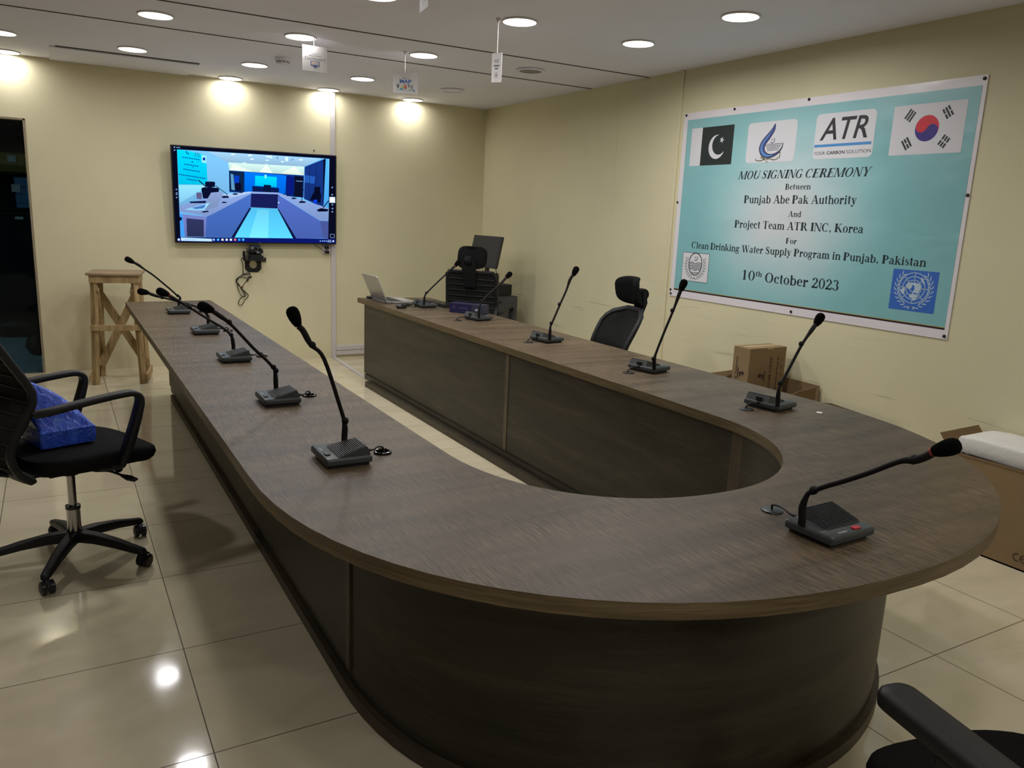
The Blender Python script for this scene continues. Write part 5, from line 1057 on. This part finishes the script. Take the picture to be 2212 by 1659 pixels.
ntd.links.new(ad_.outputs['Color'], ed.inputs[0]); ntd.links.new(ed.outputs[0], od.inputs[0])
pic = pm.build('picture', M_DISP, tv, smooth=0)
ca_ = pic.data.color_attributes.new('pixels', 'FLOAT_COLOR', 'POINT')
for i, c in enumerate(PC): ca_.data[i].color = c
MB().box((0, -.0262, -.421), (.03, .002, .007), mat('pale_marking', (130, 134, 136), .5), Mt).build('maker_badge', None, tv, smooth=0)
t = MB().lathe([(0, 0), (.008, 0), (.006, .006), (0, .007)], 12, M=Matrix.Translation((2.283, YB, 2.076)) @ Matrix.Rotation(pi / 2, 4, 'X')).build('wall_screw', M_BLK); tag(t, 'small dark screw in the back wall above the right end of the screen', 'screw')

# conference camera on its bracket below the screen
cb = thing('wall_camera', 'black conference camera on a bracket with a round hole below the screen', 'camera', (1.672, YB, .98))
p = MB(); O_ = [(-.078, .02), (-.078, -.062), (-.048, -.092), (.044, -.092), (.076, -.062), (.076, .02)]
hole = [(.038 * cos(a), -.018 + .038 * sin(a)) for a in [rad(180 + 360 * i / 24) for i in range(24)]]
ob = [(-.078, -.018)] + [(-.078, -.062), (-.063, -.077), (-.048, -.092), (-.025, -.092), (0, -.092), (.022, -.092), (.044, -.092), (.060, -.077), (.076, -.062), (.076, -.040), (.076, -.018), (.076, .000), (.076, .015), (.076, .03), (.050, .03), (.025, .03), (0, .03), (-.025, .03), (-.050, .03), (-.078, .03), (-.078, .015), (-.078, .005), (-.078, -.005)]
n = 24
vs_ = [(x, -.004, y) for x, y in ob] + [(x, -.004, y) for x, y in hole] + [(x, -.010, y) for x, y in ob] + [(x, -.010, y) for x, y in hole]
fs_ = []
for i in range(n):
    j = (i + 1) % n
    fs_ += [(i, j, n + j, n + i), (2 * n + j, 2 * n + i, 3 * n + i, 3 * n + j), (i, 2 * n + i, 2 * n + j, j), (n + j, 3 * n + j, 3 * n + i, n + i)]
p.add(vs_, fs_)
p.b2((-.085, -.17, .028), (.085, -.004, .036)); p.b2((-.095, -.012, .02), (-.075, -.004, .11)); p.b2((.06, -.02, .01), (.122, -.004, .05))
brk = p.build('bracket', M_BLK, cb, smooth=0, bevel=.002)
b = MB(); b.prism(rrect(-.078, .074, -.155, -.03, .03, 5), .037, .075); b.prism(rrect(-.06, .06, -.14, -.04, .03, 5), .075, .088); bo = b.build('pedestal', M_BLKS, cb, smooth=40, bevel=.004)
for sgn in (-1, 1): MB().prism(rrect(-.022, .022, -.03, .03, .012), sgn * .064 - .009, sgn * .064 + .009, None, Matrix.Translation((0, -.09, .118)) @ Matrix.Rotation(pi / 2, 4, 'Y')).build('yoke_arm', M_BLKS, cb, smooth=40)
h = MB(); h.lathe([(0, -.052), (.040, -.050), (.046, -.035), (.046, .035), (.040, .05), (0, .052)], 24, M=Matrix.Translation((0, -.09, .128)) @ Matrix.Rotation(pi / 2, 4, 'Y')); hd = h.build('camera_head', M_BLKS, cb, smooth=50)
l = MB(); l.lathe([(.030, .0), (.033, .02), (.030, .03), (.022, .026), (0, .022)], 24, M=Matrix.Translation((.012, -.128, .128)) @ Matrix.Rotation(pi / 2, 4, 'X')); l.build('lens', mat('lens_glass', (10, 12, 20), .05, 0, .8), hd, smooth=50)
cabp = [(1.583, 1.032), (1.557, 1.011), (1.573, .964), (1.574, .901), (1.583, .870), (1.614, .881), (1.642, .870), (1.598, .867), (1.557, .854), (1.511, .823), (1.506, .792), (1.539, .749), (1.584, .702), (1.617, .659), (1.581, .617), (1.555, .575), (1.524, .573), (1.525, .607), (1.557, .649), (1.587, .654), (1.586, .686), (1.549, .744)]
cm_ = MB()
cm_.tube(spline([(x - 1.672, -.016 - .006 * sin(i * 1.3), z - .98) for i, (x, z) in enumerate(cabp)], 6), .0036, 8)
cab2 = [(1.574, .901), (1.565, .868), (1.530, .838), (1.512, .815), (1.515, .77), (1.522, .72), (1.545, .668), (1.570, .652), (1.572, .68), (1.545, .74), (1.52, .79)]
cm_.tube(spline([(x - 1.672, -.026 - .004 * sin(i * 1.1), z - .98) for i, (x, z) in enumerate(cab2)], 6), .0034, 8)
cab3 = [(1.512, .80), (1.53, .838), (1.56, .842), (1.61, .834), (1.648, .846)]
cm_.tube(spline([(x - 1.672, -.02, z - .98) for x, z in cab3], 6), .0036, 8); cm_.tube([(-.05, -.02, -.146), (-.022, -.02, -.133)], .009, 10)
cm_.tube(spline([(1.618 - 1.672, -.022, .815 - .98), (1.59 - 1.672, -.024, .79 - .98), (1.56 - 1.672, -.022, .745 - .98)], 6), .0034, 8); cm_.tube([(-.052, -.022, -.158), (-.068, -.022, -.176)], .009, 10)
cc = cm_.build('hanging_cable', M_BLK, cb, smooth=60)
tie = MB(); tie.tube([(-.122, -.028, -.228), (-.108, -.03, -.238)], .009, 8); tt_ = tie.build('cable_tie', mat('red_brown_tie', (120, 50, 36), .6), cc, smooth=40)

ou = thing('wall_socket', 'white double wall socket with two black plugs below the right corner of the screen', 'socket', (2.395, YB, 1.122))
MB().b2((-.045, -.018, -.05), (.045, 0, .055)).build('plate', M_TRIMW, ou, smooth=0, bevel=.005)
for z, dx in ((.018, 0), (-.030, .002)):
    pl = MB(); pl.box((dx, -.034, z), (.036, .032, .03)); pl.tube(spline([(dx, -.05, z), (dx - .03, -.05, z + .01), (dx - .07, -.045, z + .035 + (.02 if z > 0 else 0)), (dx - (.09 if z > 0 else .26), -.04, .128)], 6), .0038, 8)
    pl.build('plug', M_BLK, ou, smooth=40, bevel=.004)
# ------------------------------------------------------------------ tall pine stool by the back wall
st = thing('tall_stool', 'tall rough pine stool with crossed braces standing by the back wall', 'stool', (.44, 7.47, 0), rad(-10))
def T2(x, y): return (x, y)
MB().b2((-.205, -.205, .912), (.205, .205, .932)).build('stool_top', M_PINETOP, st, smooth=0, bevel=.004)
for lo_, hi_ in (((-.185, -.185, .850), (.185, -.163, .911)), ((-.185, .163, .850), (.185, .185, .911)), ((-.187, -.163, .850), (-.165, .163, .911)), ((.165, -.163, .850), (.187, .163, .911))):
    MB().b2(lo_, hi_).build('apron', M_PINE, st, smooth=0, bevel=.002)
LEG = {}
for sx in (-1, 1):
    for sy in (-1, 1):
        a = Vector((sx * .150, sy * .148, .911)); b = Vector((sx * .182, sy * .188, .0 if True else 0))
        LEG[sx, sy] = (a, b)
        MB().bar(a, b, .046, .040).build('leg', M_PINE, st, smooth=0, bevel=.003)
def on(sx, sy, z): a, b = LEG[sx, sy]; return a + (b - a) * ((.911 - z) / .911)
o = Vector((0, -.032, 0))
MB().bar(on(-1, -1, .48) + o + Vector((-.03, 0, 0)), on(1, -1, .48) + o + Vector((.03, 0, 0)), .022, .048).build('front_rail', M_PINE, st, smooth=0, bevel=.002)
o = Vector((0, -.028, 0))
MB().bar(on(-1, 1, .74) + o, on(1, 1, .12) + o, .018, .065).build('cross_brace', M_PINE, st, smooth=0, bevel=.002)
MB().bar(on(1, 1, .78) + o + Vector((0, -.019, 0)), on(-1, 1, .10) + o + Vector((0, -.019, 0)), .018, .065).build('cross_brace', M_PINE, st, smooth=0, bevel=.002)
for sx in (-1, 1):
    o = Vector((sx * -.030, 0, 0))
    MB().bar(on(sx, -1, .80) + o, on(sx, 1, .16) + o, .018, .06).build('side_brace', M_PINE, st, smooth=0, bevel=.002)
    o = Vector((sx * .034, 0, 0))
    MB().bar(on(sx, -1, .055) + o + Vector((0, -.02, 0)), on(sx, 1, .055) + o + Vector((0, .03, 0)), .022, .060).build('foot_rail', M_PINE, st, smooth=0, bevel=.002)

# ------------------------------------------------------------------ far end of the right arm: laptop and small things
lp = thing('laptop', 'open silver laptop at the far end of the right table arm', 'laptop', (2.572, 6.555, TZ), 0)
M_SIL = mat('silver_laptop_shell', (176, 174, 170), .35, .4, .5)
MB().prism(rrect(-.132, .128, -.188, .188, .012), .004, .017).build('keyboard_base', M_SIL, lp, smooth=0, bevel=.003)
kb = MB()
for i in range(6):
    for j in range(15): kb.b2((-.098 + i * .0195, -.165 + j * .0222, .0171), (-.098 + i * .0195 + .0165, -.165 + j * .0222 + .0190, .0185))
kb.build('keys', mat('dark_keys', (52, 52, 54), .6), lp, smooth=0)
MB().b2((.045, -.055, .0171), (.115, .055, .0176)).build('touchpad', mat('silver_touchpad', (196, 194, 190), .3, .2), lp, smooth=0)
Ml = Matrix.Translation((-.130, 0, .016)) @ Matrix.Rotation(rad(-24), 4, 'Y')
ld = MB(); ld.prism(rrect(-.188, .188, 0, .236, .010), -.004, .004, None, Ml @ Matrix(((0, 0, 1, 0), (1, 0, 0, 0), (0, 1, 0, 0), (0, 0, 0, 1))))
lid = ld.build('lid', M_SIL, lp, smooth=0, bevel=.002)
MB().b2((.0042, -.178, .016), (.005, .178, .226), None, Ml).build('display', mat('dark_display', (16, 18, 24), .12, 0, .5), lid, smooth=0)
for y in (-.16, -.13, -.10, .1): MB().b2((y, -.1895, .008), (y + .018, -.188, .013)).build('port', M_BLK, lp, smooth=0)
t = MB().lathe([(0, 0), (.034, 0), (.038, .004), (.038, .016), (.034, .021), (0, .021)], 28).build('table_puck', M_BLKS, loc=(2.447, 6.795, TZ)); tag(t, 'round black puck behind the raised laptop lid', 'puck')
ms = thing('computer_mouse', 'black computer mouse in front of the laptop near the inner table edge', 'mouse', (2.45, 6.06, TZ), rad(35))
r = []
for z, k in ((0, .92), (.008, 1), (.018, .96), (.028, .78), (.034, .48), (.036, .15)):
    r.append([(x - .006 * (z / .036), y, z) for x, y in superell(0, 0, .055 * k, .033 * k, 2.5, 32)])
b = MB(); b.loft(r); b.build('body', M_BLKS, ms, smooth=60)
MB().lathe([(0, -.004), (.009, -.004), (.009, .004), (0, .004)], 14, M=Matrix.Translation((.026, 0, .026)) @ Matrix.Rotation(pi / 2, 4, 'X')).build('wheel', mat('grey_castor_hub', (62, 58, 55), .5), ms, smooth=40)
hb = thing('cable_adapter', 'small black cable adapter between mouse and laptop', 'adapter', (2.535, 6.19, TZ), rad(20))
MB().prism(rrect(-.045, .045, -.018, .018, .006), .001, .016).build('body', M_BLK, hb, smooth=0, bevel=.003)
cb_ = MB(); cb_.tube(spline([(.045, 0, .008), (.085, .005, .004), (.10, .06, .004), (.09, .14, .004)], 6), .0025, 8); cb_.tube(spline([(-.045, 0, .008), (-.07, -.01, .004), (-.08, .04, .004)], 6), .0025, 8); cb_.build('cable', M_BLK, hb, smooth=60)
ky = thing('keyboard', 'flat black computer keyboard lying behind the laptop microphone', 'keyboard', (2.865, 6.21, TZ), rad(6))
MB().prism(rrect(-.075, .075, -.21, .21, .012), .002, .020).build('body', M_BLK, ky, smooth=0, bevel=.004)
kk = MB()
for i in range(5):
    for j in range(18): kk.b2((-.058 + i * .023, -.200 + j * .0222, .0201), (-.058 + i * .023 + .019, -.200 + j * .0222 + .019, .0255))
kk.build('keys', M_BLKS, ky, smooth=0)
nb = thing('navy_box', 'navy blue printed product box behind the fourth right microphone', 'box', (2.855, 5.645, TZ), rad(-55))
M_NAVY = mat('navy_print', (28, 26, 64), .45); M_SLATE = mat('slate_print', (48, 52, 68), .45)
MB().b2((-.150, -.045, 0), (.150, .065, .078)).build('carton', M_NAVY, nb, smooth=0, bevel=.002)
q = MB(); q.b2((.052, -.0462, .002), (.149, -.0452, .076), M_SLATE); q.b2((.052, -.045, .0782), (.149, .064, .0786), M_SLATE); q.build('slate_panel', None, nb, smooth=0)
q = MB(); LG = mat('faded_lettering', (66, 62, 104), .5); LW = mat('pale_lettering', (176, 178, 192), .5)
for k, w in enumerate((.011, .008, .013, .010, .012, .009, .011)): q.b2((-.062 + k * .0125, -.0465, .036), (-.062 + k * .0125 + w * .75, -.0455, .050), LG)
for k in range(3): q.b2((-.122, -.0465, .032 + k * .009), (-.096, -.0455, .038 + k * .009), LG)
for k, w in enumerate((.010, .008, .009, .008)): q.b2((.085 + k * .0115, -.0468, .030), (.085 + k * .0115 + w, -.0458, .046), LW)
q.build('printing', None, nb, smooth=0)
t = MB().b2((-.013, -.011, 0), (.013, .011, .0012)).build('paper_scrap', mat('white_paper_scrap', (235, 232, 225), .6), smooth=0, loc=(2.836, 2.207, TZ)); t.rotation_euler = (0, 0, .5); tag(t, 'tiny white paper scrap lying on the right arm of the table', 'paper')

# ------------------------------------------------------------------ back right corner: cabinet with devices and a monitor
ca = thing('pedestal_cabinet', 'dark grey cabinet in the back right corner carrying the black devices', 'cabinet', (3.745, 7.08, 0))
M_CAB = mat('dark_grey_steel', (64, 64, 64), .55)
MB().b2((-.255, -.255, .02), (.255, .28, .745)).build('body', M_CAB, ca, smooth=0, bevel=.004)
for z0, z1 in ((.04, .27), (.28, .50), (.51, .735)):
    d = MB().b2((-.243, -.274, z0), (.243, -.256, z1)).build('drawer', M_CAB, ca, smooth=0, bevel=.003)
    MB().b2((-.06, -.284, z1 - .05), (.06, -.274, z1 - .035)).build('handle', M_BLK, d, smooth=0, bevel=.002)
MB().b2((-.24, -.24, 0), (.24, .26, .02)).build('plinth', M_BLK, ca, smooth=0)
pr = thing('printer', 'low black printer on top of the corner cabinet', 'printer', (3.735, 7.02, .745))
MB().b2((-.20, -.19, .012), (.20, .19, .118)).build('body', M_BLK, pr, smooth=0, bevel=.010)
MB().b2((-.19, -.18, 0), (.19, .18, .012)).build('base', M_BLKS, pr, smooth=0)
MB().b2((-.15, -.194, .045), (.15, -.189, .075)).build('paper_slot', mat('very_dark', (10, 10, 10), .6), pr, smooth=0)
pw = MB(); pw.tube(spline([(.19, .0, .06), (.225, -.02, .055), (.24, -.03, .006)], 6), .004, 8); pw.build('power_cable', M_BLK, pr, smooth=60)
dv = thing('set_top_box', 'small black device box stacked on the corner printer', 'device', (3.695, 7.05, .863))
MB().b2((-.135, -.13, .004), (.135, .13, .085)).build('body', M_BLK, dv, smooth=0, bevel=.004)
MB().b2((-.06, -.133, .02), (-.02, -.130, .03)).build('light_window', mat('pale_marking', (130, 134, 136), .5), dv, smooth=0)
mo = thing('desk_monitor', 'dark flat monitor tilted back, standing above the corner printer', 'monitor', (3.755, 7.06, .948), rad(188 - 180))
# local -X is the face
b = MB(); b.prism(rrect(-.085, .085, -.11, .11, .03), 0, .014); b.build('foot', M_BLKS, mo, smooth=40, bevel=.003)
MB().b2((.0, -.028, .014), (.022, .028, .17)).build('stand_neck', M_BLKS, mo, smooth=0, bevel=.004)
Mm = Matrix.Translation((-.012, 0, .222)) @ Matrix.Rotation(rad(13), 4, 'Y')
MB().box((0, 0, 0), (.032, .47, .315), None, Mm).build('panel', mat('matte_dark_monitor', (46, 45, 44), .55), mo, smooth=0, bevel=.004)
MB().box((-.0165, 0, .004), (.002, .445, .285), None, Mm).build('screen', mat('matte_screen', (44, 43, 42), .5), mo, smooth=0)
w = MB(); w.tube(spline([(.02, -.12, .10), (.03, -.125, .05), (.035, -.135, .02), (.03, -.18, .01)], 6), .0035, 8); w.tube(spline([(.02, .10, .11), (.03, .09, .07), (.02, .085, .03), (.03, .07, .01)], 6), .0035, 8); w.build('cables', M_BLK, mo, smooth=60)

# ------------------------------------------------------------------ cartons along the right wall
M_PRN = mat('dark_carton_print', (62, 44, 30), .8)
ob_ = thing('open_carton', 'open brown carton on the floor by the right wall, holding the tall carton', 'carton', (3.93, 3.56, 0))
def wallbox(t, x0, x1, y0, y1, z1, th=.006, m=M_CARD):
    MB().b2((x0, y0, 0), (x1, y1, th)).build('bottom', m, t, smooth=0)
    for lo_, hi_ in (((x0, y0, 0), (x0 + th, y1, z1)), ((x1 - th, y0, 0), (x1, y1, z1)), ((x0 + th, y0, 0), (x1 - th, y0 + th, z1)), ((x0 + th, y1 - th, 0), (x1 - th, y1, z1))):
        MB().b2(lo_, hi_).build('side', m, t, smooth=0)
wallbox(ob_, -.225, .225, -.305, .285, .46)
def flap(t, P, th=.005, m=M_CARDD):
    mb = MB(); mb.add(P, [(0, 1, 2, 3)]); return mb.build('flap', m, t, smooth=0, solid=th)
flap(ob_, [(.222, -.305, .46), (.222, .285, .46), (.232, .275, .562), (.232, -.298, .556)])
flap(ob_, [(-.222, -.305, .46), (.19, -.305, .46), (.188, -.309, .553), (.02, -.309, .535)])
flap(ob_, [(-.222, .285, .46), (.222, .285, .46), (.20, .30, .56), (-.10, .33, .54)])
ct = thing('tall_carton', 'tall brown carton printed OPEN FROM HERE standing in the open carton', 'carton', (3.935, 3.57, .008), 0)
CX0, CX1, CY0, CY1, CH_ = -.165, .165, -.07, .07, .765
MB().b2((CX0, CY0, 0), (CX1, CY1, CH_)).build('body', M_CARD, ct, smooth=0, bevel=.003)
q = MB()
def ffr(u, v, d=0.0): return (CX0 + u, CY0 - .0012 - d, v)        # face towards the camera
def sfr(u, v, d=0.0): return (CX0 - .0012 - d, CY1 - u, v)        # face towards the table
def rotfr(f, o_u, o_v, sgn):                                       # writing turned a quarter
    return (lambda u, v, d=0.0: f(o_u - sgn * v, o_v + sgn * u, d))
put_text(q, 'OPEN FROM HERE', rotfr(ffr, .205, .345, 1), 0, .36, 0, .019, M_PRN, 0, .01)
put_text(q, 'OPEN FROM HERE', rotfr(sfr, .030, .700, -1), 0, .36, 0, .014, M_PRN, 0, .01)
def arrow(f, u, v, k, flip):
    s = -1 if flip else 1
    P = [(0, -.007), (.016, -.007), (.016, -.018), (.042, 0), (.016, .018), (.016, .007), (0, .007)]
    q.add([f(u - s * x * k, v + y, 0) for x, y in P], [tuple(range(7))], M_PRN)
    q.add([f(u + s * x, v + y, 0) for x, y in ((.018, -.040), (.026, -.040), (.026, .030), (.018, .030))], [(0, 1, 2, 3)], M_PRN)
    q.add([f(u + s * (x - .002), v + y, 0) for x, y in ((0, -.024), (.014, -.024), (.014, .007), (0, .007))], [(0, 1, 2, 3)], M_PRN)
arrow(ffr, .125, .585, 1.0, False); arrow(sfr, .075, .60, .8, True)
for k in range(9):
    q.add([ffr(u, v, 0) for u, v in ((.255, .42 + k * .032), (.262, .42 + k * .032), (.262, .446 + k * .032), (.255, .446 + k * .032))], [(0, 1, 2, 3)], M_PRN)
for k in range(4): q.add([ffr(u, v, 0) for u, v in ((.285, .52 + k * .05), (.300, .52 + k * .05), (.300, .545 + k * .05), (.285, .545 + k * .05))], [(0, 1, 2, 3)], mat('faded_carton_print', (122, 96, 64), .8))
q.build('printing', None, ct, smooth=0)
tp = MB(); tp.b2((CX0 + .02, -.022, CH_), (CX1 - .005, .022, CH_ + .0012)); tp.b2((CX0 + .15, CY0 - .0010, CH_ - .012), (CX0 + .21, CY0, CH_)); tp.build('packing_tape', mat('glossy_brown_tape', (176, 146, 106), .2, 0, .6), ct, smooth=0)
sh_ = thing('flattened_carton', 'flattened cardboard sheet leaning on the right wall behind the table bend', 'cardboard', (4.13, 2.93, 0))
b = MB(); b.add([(-.10, -.25, .0), (-.10, .30, .0), (.025, .29, .455), (.022, .22, .468), (.025, -.24, .438)], [(0, 1, 2, 3, 4)]); b.build('sheet', M_CARDD, sh_, smooth=0, solid=.008)
b = MB(); b.add([(-.118, .02, .0), (-.118, .30, .0), (.008, .29, .440), (.008, .10, .445)], [(0, 1, 2, 3)]); b.build('sheet', M_CARD, sh_, smooth=0, solid=.008)

bb = thing('large_carton', 'large brown carton with CE mark at the right edge, white foam block on top', 'carton', (4.0, 1.75, 0))
wallbox(bb, -.17, .17, -.50, .43, .462, .008)
flap(bb, [(-.165, .43, .462), (.165, .43, .462), (.165, .50, .555), (-.165, .50, .548)], .006)
flap(bb, [(-.17, -.5, .462), (-.17, .43, .462), (-.168, .415, .474), (-.168, -.49, .474)], .005)
q = MB()
def gfr(u, v, d=0.0): return (-.1712 - d, u, v)
def cefr(u, v, d=0.0): return gfr(.045 - u, .10 + v, d)
stroke_pts = [(.0175 * cos(rad(a)) * .9, .0175 * sin(rad(a))) for a in range(60, 301, 20)]
for cx_ in (.002, .034):
    L = [(cx_ + x, -.040 + y) for x, y in stroke_pts]
    for a, b_ in zip(L, L[1:]):
        d = Vector((b_[0] - a[0], b_[1] - a[1])).normalized() * .0022
        q.add([cefr(a[0] - d.y, a[1] + d.x), cefr(b_[0] - d.y, b_[1] + d.x), cefr(b_[0] + d.y, b_[1] - d.x), cefr(a[0] + d.y, a[1] - d.x)], [(0, 1, 2, 3)])
q.add([cefr(x, y) for x, y in ((.020, -.0420), (.040, -.0420), (.040, -.0380), (.020, -.0380))], [(0, 1, 2, 3)])
q.build('ce_mark', M_PRN, bb, smooth=0)
fm = MB(); rnd = random.Random(4); rings = []
for z, k in ((.0, .97), (.010, 1.0), (.045, 1.0), (.074, .995), (.082, .975), (.085, .93), (.086, .4), (.086, .05)):
    r = []
    for i, (x, y) in enumerate(superell(0, 0, .155 * k, .29 * k, 14, 80)):
        r.append((x + .002 * sin(i * 1.7 + z * 60), y + .002 * cos(i * 2.1 + z * 40), z + (.006 * sin(y * 14) if z > .06 else 0)))
    rings.append(r)
fm.loft(rings)
t = fm.build('foam_block', mat('white_packing_foam', (222, 220, 212), .85, 0, .2, .03, 8, .2, 40), smooth=60, loc=(4.005, 1.885, .470)); tag(t, 'soft white foam block lying on the large carton', 'foam')

# ------------------------------------------------------------------ little signs hanging from the ceiling
M_SIGN = mat('white_sign_card', (214, 210, 208), .5)
def sign(label, x, y, ztop, w, h, rz, hook, draw):
    t = thing('hanging_sign', label, 'sign', (x, y, ztop - h / 2), rz, 'paper signs hung from the ceiling')
    MB().b2((-w / 2, -.0012, -h / 2), (w / 2, .0012, h / 2)).build('card', M_SIGN, t, smooth=0)
    s = MB(); L = ZC - ztop + h / 2; inv = Matrix.Rotation(-rz, 4, 'Z')
    hv = inv @ Vector((hook[0] - x, hook[1] - y, L)); s.tube([(0 if abs(hv.x) > w / 2 else hv.x, 0, h / 2 - .004), (hv.x, hv.y, hv.z - .01)], .0016, 6); s.build('string', M_TRIMW, t, smooth=0)
    hk = MB(); hk.lathe([(0, -.022), (.006, -.022), (.008, -.012), (.016, -.004), (.016, 0), (0, 0)], 14, M=Matrix.Translation((hv.x, hv.y, hv.z))); hk.build('hook', M_TRIMW, t, smooth=40)
    f = MB(); draw(f, lambda u, v, d=0.0: ((u - .5) * w, -.0018 - d, (v - .5) * h)); f.build('printing', None, t, smooth=0)
    return t
def P2(f, fr, pts, m, d=0.0): f.add([fr(u, v, d) for u, v in pts], [tuple(range(len(pts)))], m)
IG = ink((96, 94, 96)); IG2 = ink((128, 124, 124)); IB = ink((70, 112, 176))
def draw_dash(f, fr):
    put_text(f, 'PROJECT', fr, .36, .68, .665, .705, IG, 0, .01); put_text(f, 'MONITORING', fr, .27, .75, .585, .63, IG, 0, .01); put_text(f, 'Dashboard', fr, .10, .90, .44, .56, IG2, 0, .0)
    P2(f, fr, [(.32, .22), (.68, .22), (.68, .40), (.32, .40)], IB, 0); P2(f, fr, [(.35, .245), (.65, .245), (.65, .378), (.35, .378)], ink((204, 186, 164)), .0004); P2(f, fr, [(.42, .22), (.60, .22), (.54, .15), (.46, .15)], ink((92, 104, 160)), .0002); P2(f, fr, [(.40, .25), (.60, .25), (.56, .34), (.47, .31)], ink((168, 176, 196)), .0006)
def pinp(f, fr, u, v, k, c):
    P2(f, fr, [(u + .055 * k * cos(rad(a)), v + .075 * k * sin(rad(a))) for a in range(-30, 211, 20)] + [(u, v - .15 * k)], c, .0006); P2(f, fr, [(u + .026 * k * cos(rad(a)), v + .036 * k * sin(rad(a))) for a in range(0, 360, 30)], M_SIGN, .0010)
def draw_map(f, fr):
    put_text(f, 'WEB', fr, .36, .50, .705, .742, ink((80, 80, 84)), 0, .02); put_text(f, 'GIS', fr, .53, .65, .705, .742, IG2, 0, .0); put_text(f, 'MAP', fr, .27, .74, .47, .66, IB, 0, .03)
    P2(f, fr, [(.06, .10), (.22, .24), (.36, .17), (.52, .24), (.66, .17), (.80, .24), (.94, .08), (.70, .12), (.52, .07), (.34, .12)], ink((196, 204, 200)), 0)
    P2(f, fr, [(.26, .18), (.36, .32), (.44, .20), (.36, .15)], ink((88, 158, 178)), .0003); P2(f, fr, [(.32, .30), (.40, .38), (.46, .28), (.40, .22)], ink((206, 196, 110)), .0004); P2(f, fr, [(.60, .14), (.70, .26), (.76, .16)], ink((168, 196, 160)), .0003); P2(f, fr, [(.74, .20), (.86, .22), (.92, .08)], ink((120, 150, 190)), .0003)
    pinp(f, fr, .20, .36, .95, ink((46, 54, 66))); pinp(f, fr, .50, .34, 1.1, ink((190, 62, 58))); pinp(f, fr, .645, .385, .7, ink((60, 66, 76))); pinp(f, fr, .765, .345, .85, ink((110, 116, 124)))
def draw_tall(f, fr):
    for i in range(4):
        for j in range(5): P2(f, fr, [(.24 + j * .1, .66 + i * .034), (.31 + j * .1, .66 + i * .034), (.31 + j * .1, .682 + i * .034), (.24 + j * .1, .682 + i * .034)], IG2)
    for j in range(6): P2(f, fr, [(.20 + j * .10, .535), (.285 + j * .10, .535), (.285 + j * .10, .595), (.20 + j * .10, .595)], IG)
    for j in range(3): P2(f, fr, [(.33 + j * .11, .435), (.42 + j * .11, .435), (.42 + j * .11, .50), (.33 + j * .11, .50)], IG)
    for k in range(10):
        a = rad(36 * k); P2(f, fr, [(.47 + .20 * cos(a - .18), .245 + .105 * sin(a - .18)), (.47 + .20 * cos(a + .18), .245 + .105 * sin(a + .18)), (.47 + .15 * cos(a + .18), .245 + .078 * sin(a + .18)), (.47 + .15 * cos(a - .18), .245 + .078 * sin(a - .18))], IG)
    P2(f, fr, [(.42, .20), (.54, .20), (.52, .29), (.44, .29)], ink((60, 60, 62)))
def draw_plain(f, fr):
    for k in range(5): P2(f, fr, [(.40 + .03 * k, .12 + .05 * k), (.47 + .03 * k, .14 + .05 * k), (.46 + .03 * k, .19 + .05 * k)], IG2)
sign('square hanging sign with the word Dashboard below the second ceiling row', 1.612, 5.59, 2.590, .168, .162, rad(0), (1.607, 5.59), draw_dash)
sign('square hanging sign printed MAP with coloured map pins', 2.278, 5.62, 2.508, .176, .146, rad(-22), (2.274, 5.62), draw_map)
sign('narrow upright hanging sign on the longest string', 2.330, 4.335, 2.459, .066, .163, rad(-57), (2.330, 4.335), draw_tall)
sign('hanging sign cut off by the top edge of the picture', 1.485, 3.456, 2.565, .147, .165, rad(-98), (1.485, 3.456), draw_plain)

# ------------------------------------------------------------------ blue plastic bag on the left chair
m, nt, b = node_mat('thin_blue_plastic', .34, .5)
b.inputs['Base Color'].default_value = (*lin((38, 72, 196)), 1)
c_ = ramp(nt, scaled_noise(nt, (14, 3, 9), 1.0, 4, (1, 2, 3), .6, 1.2), [(.3, lin((34, 62, 176))), (.55, lin((54, 92, 208))), (.75, lin((104, 142, 224)))])
nt.links.new(c_, b.inputs['Base Color'])
bp = N(nt, 'ShaderNodeBump'); bp.inputs['Strength'].default_value = .9; bp.inputs['Distance'].default_value = .012
nt.links.new(scaled_noise(nt, (26, 7, 18), 1.0, 4, (4, 2, 3), .6, 1.5), bp.inputs['Height']); nt.links.new(bp.outputs[0], b.inputs['Normal'])
from mathutils import noise as mnoise
bg = thing('plastic_bag', 'blue plastic bag wrapped round a box, lying on the seat of the left chair', 'bag', (-.005, 3.66, .530), rad(21))
bx_ = MB(); rings = []
def ring(z, x0, x1, y0, y1, r, amp):
    R_ = []
    for i, (x, y) in enumerate(rrect(x0, x1, y0, y1, r, 10)):
        k = amp * mnoise.noise(Vector((x * 16, y * 16, z * 22)))
        R_.append((x + k, y + k * .7, z + amp * .8 * mnoise.noise(Vector((x * 20, y * 11, z * 9 + 4)))))
    return R_
for z, x0, x1, y0, y1, r, amp in ((0, -.125, .088, -.062, .128, .012, .002), (.02, -.128, .092, -.065, .132, .010, .003), (.066, -.126, .090, -.064, .130, .008, .003), (.077, -.122, .080, -.056, .124, .012, .005),
                                 (.11, -.140, .060, -.040, .118, .03, .010), (.15, -.150, .030, -.026, .110, .03, .014), (.19, -.155, -.008, -.014, .102, .025, .014), (.225, -.160, -.050, .0, .092, .018, .011), (.258, -.165, -.105, .012, .075, .012, .006)):
    rings.append(ring(z, x0, x1, y0, y1, r, amp))
bx_.loft(rings); bx_.build('bag_body', m, bg, smooth=30)
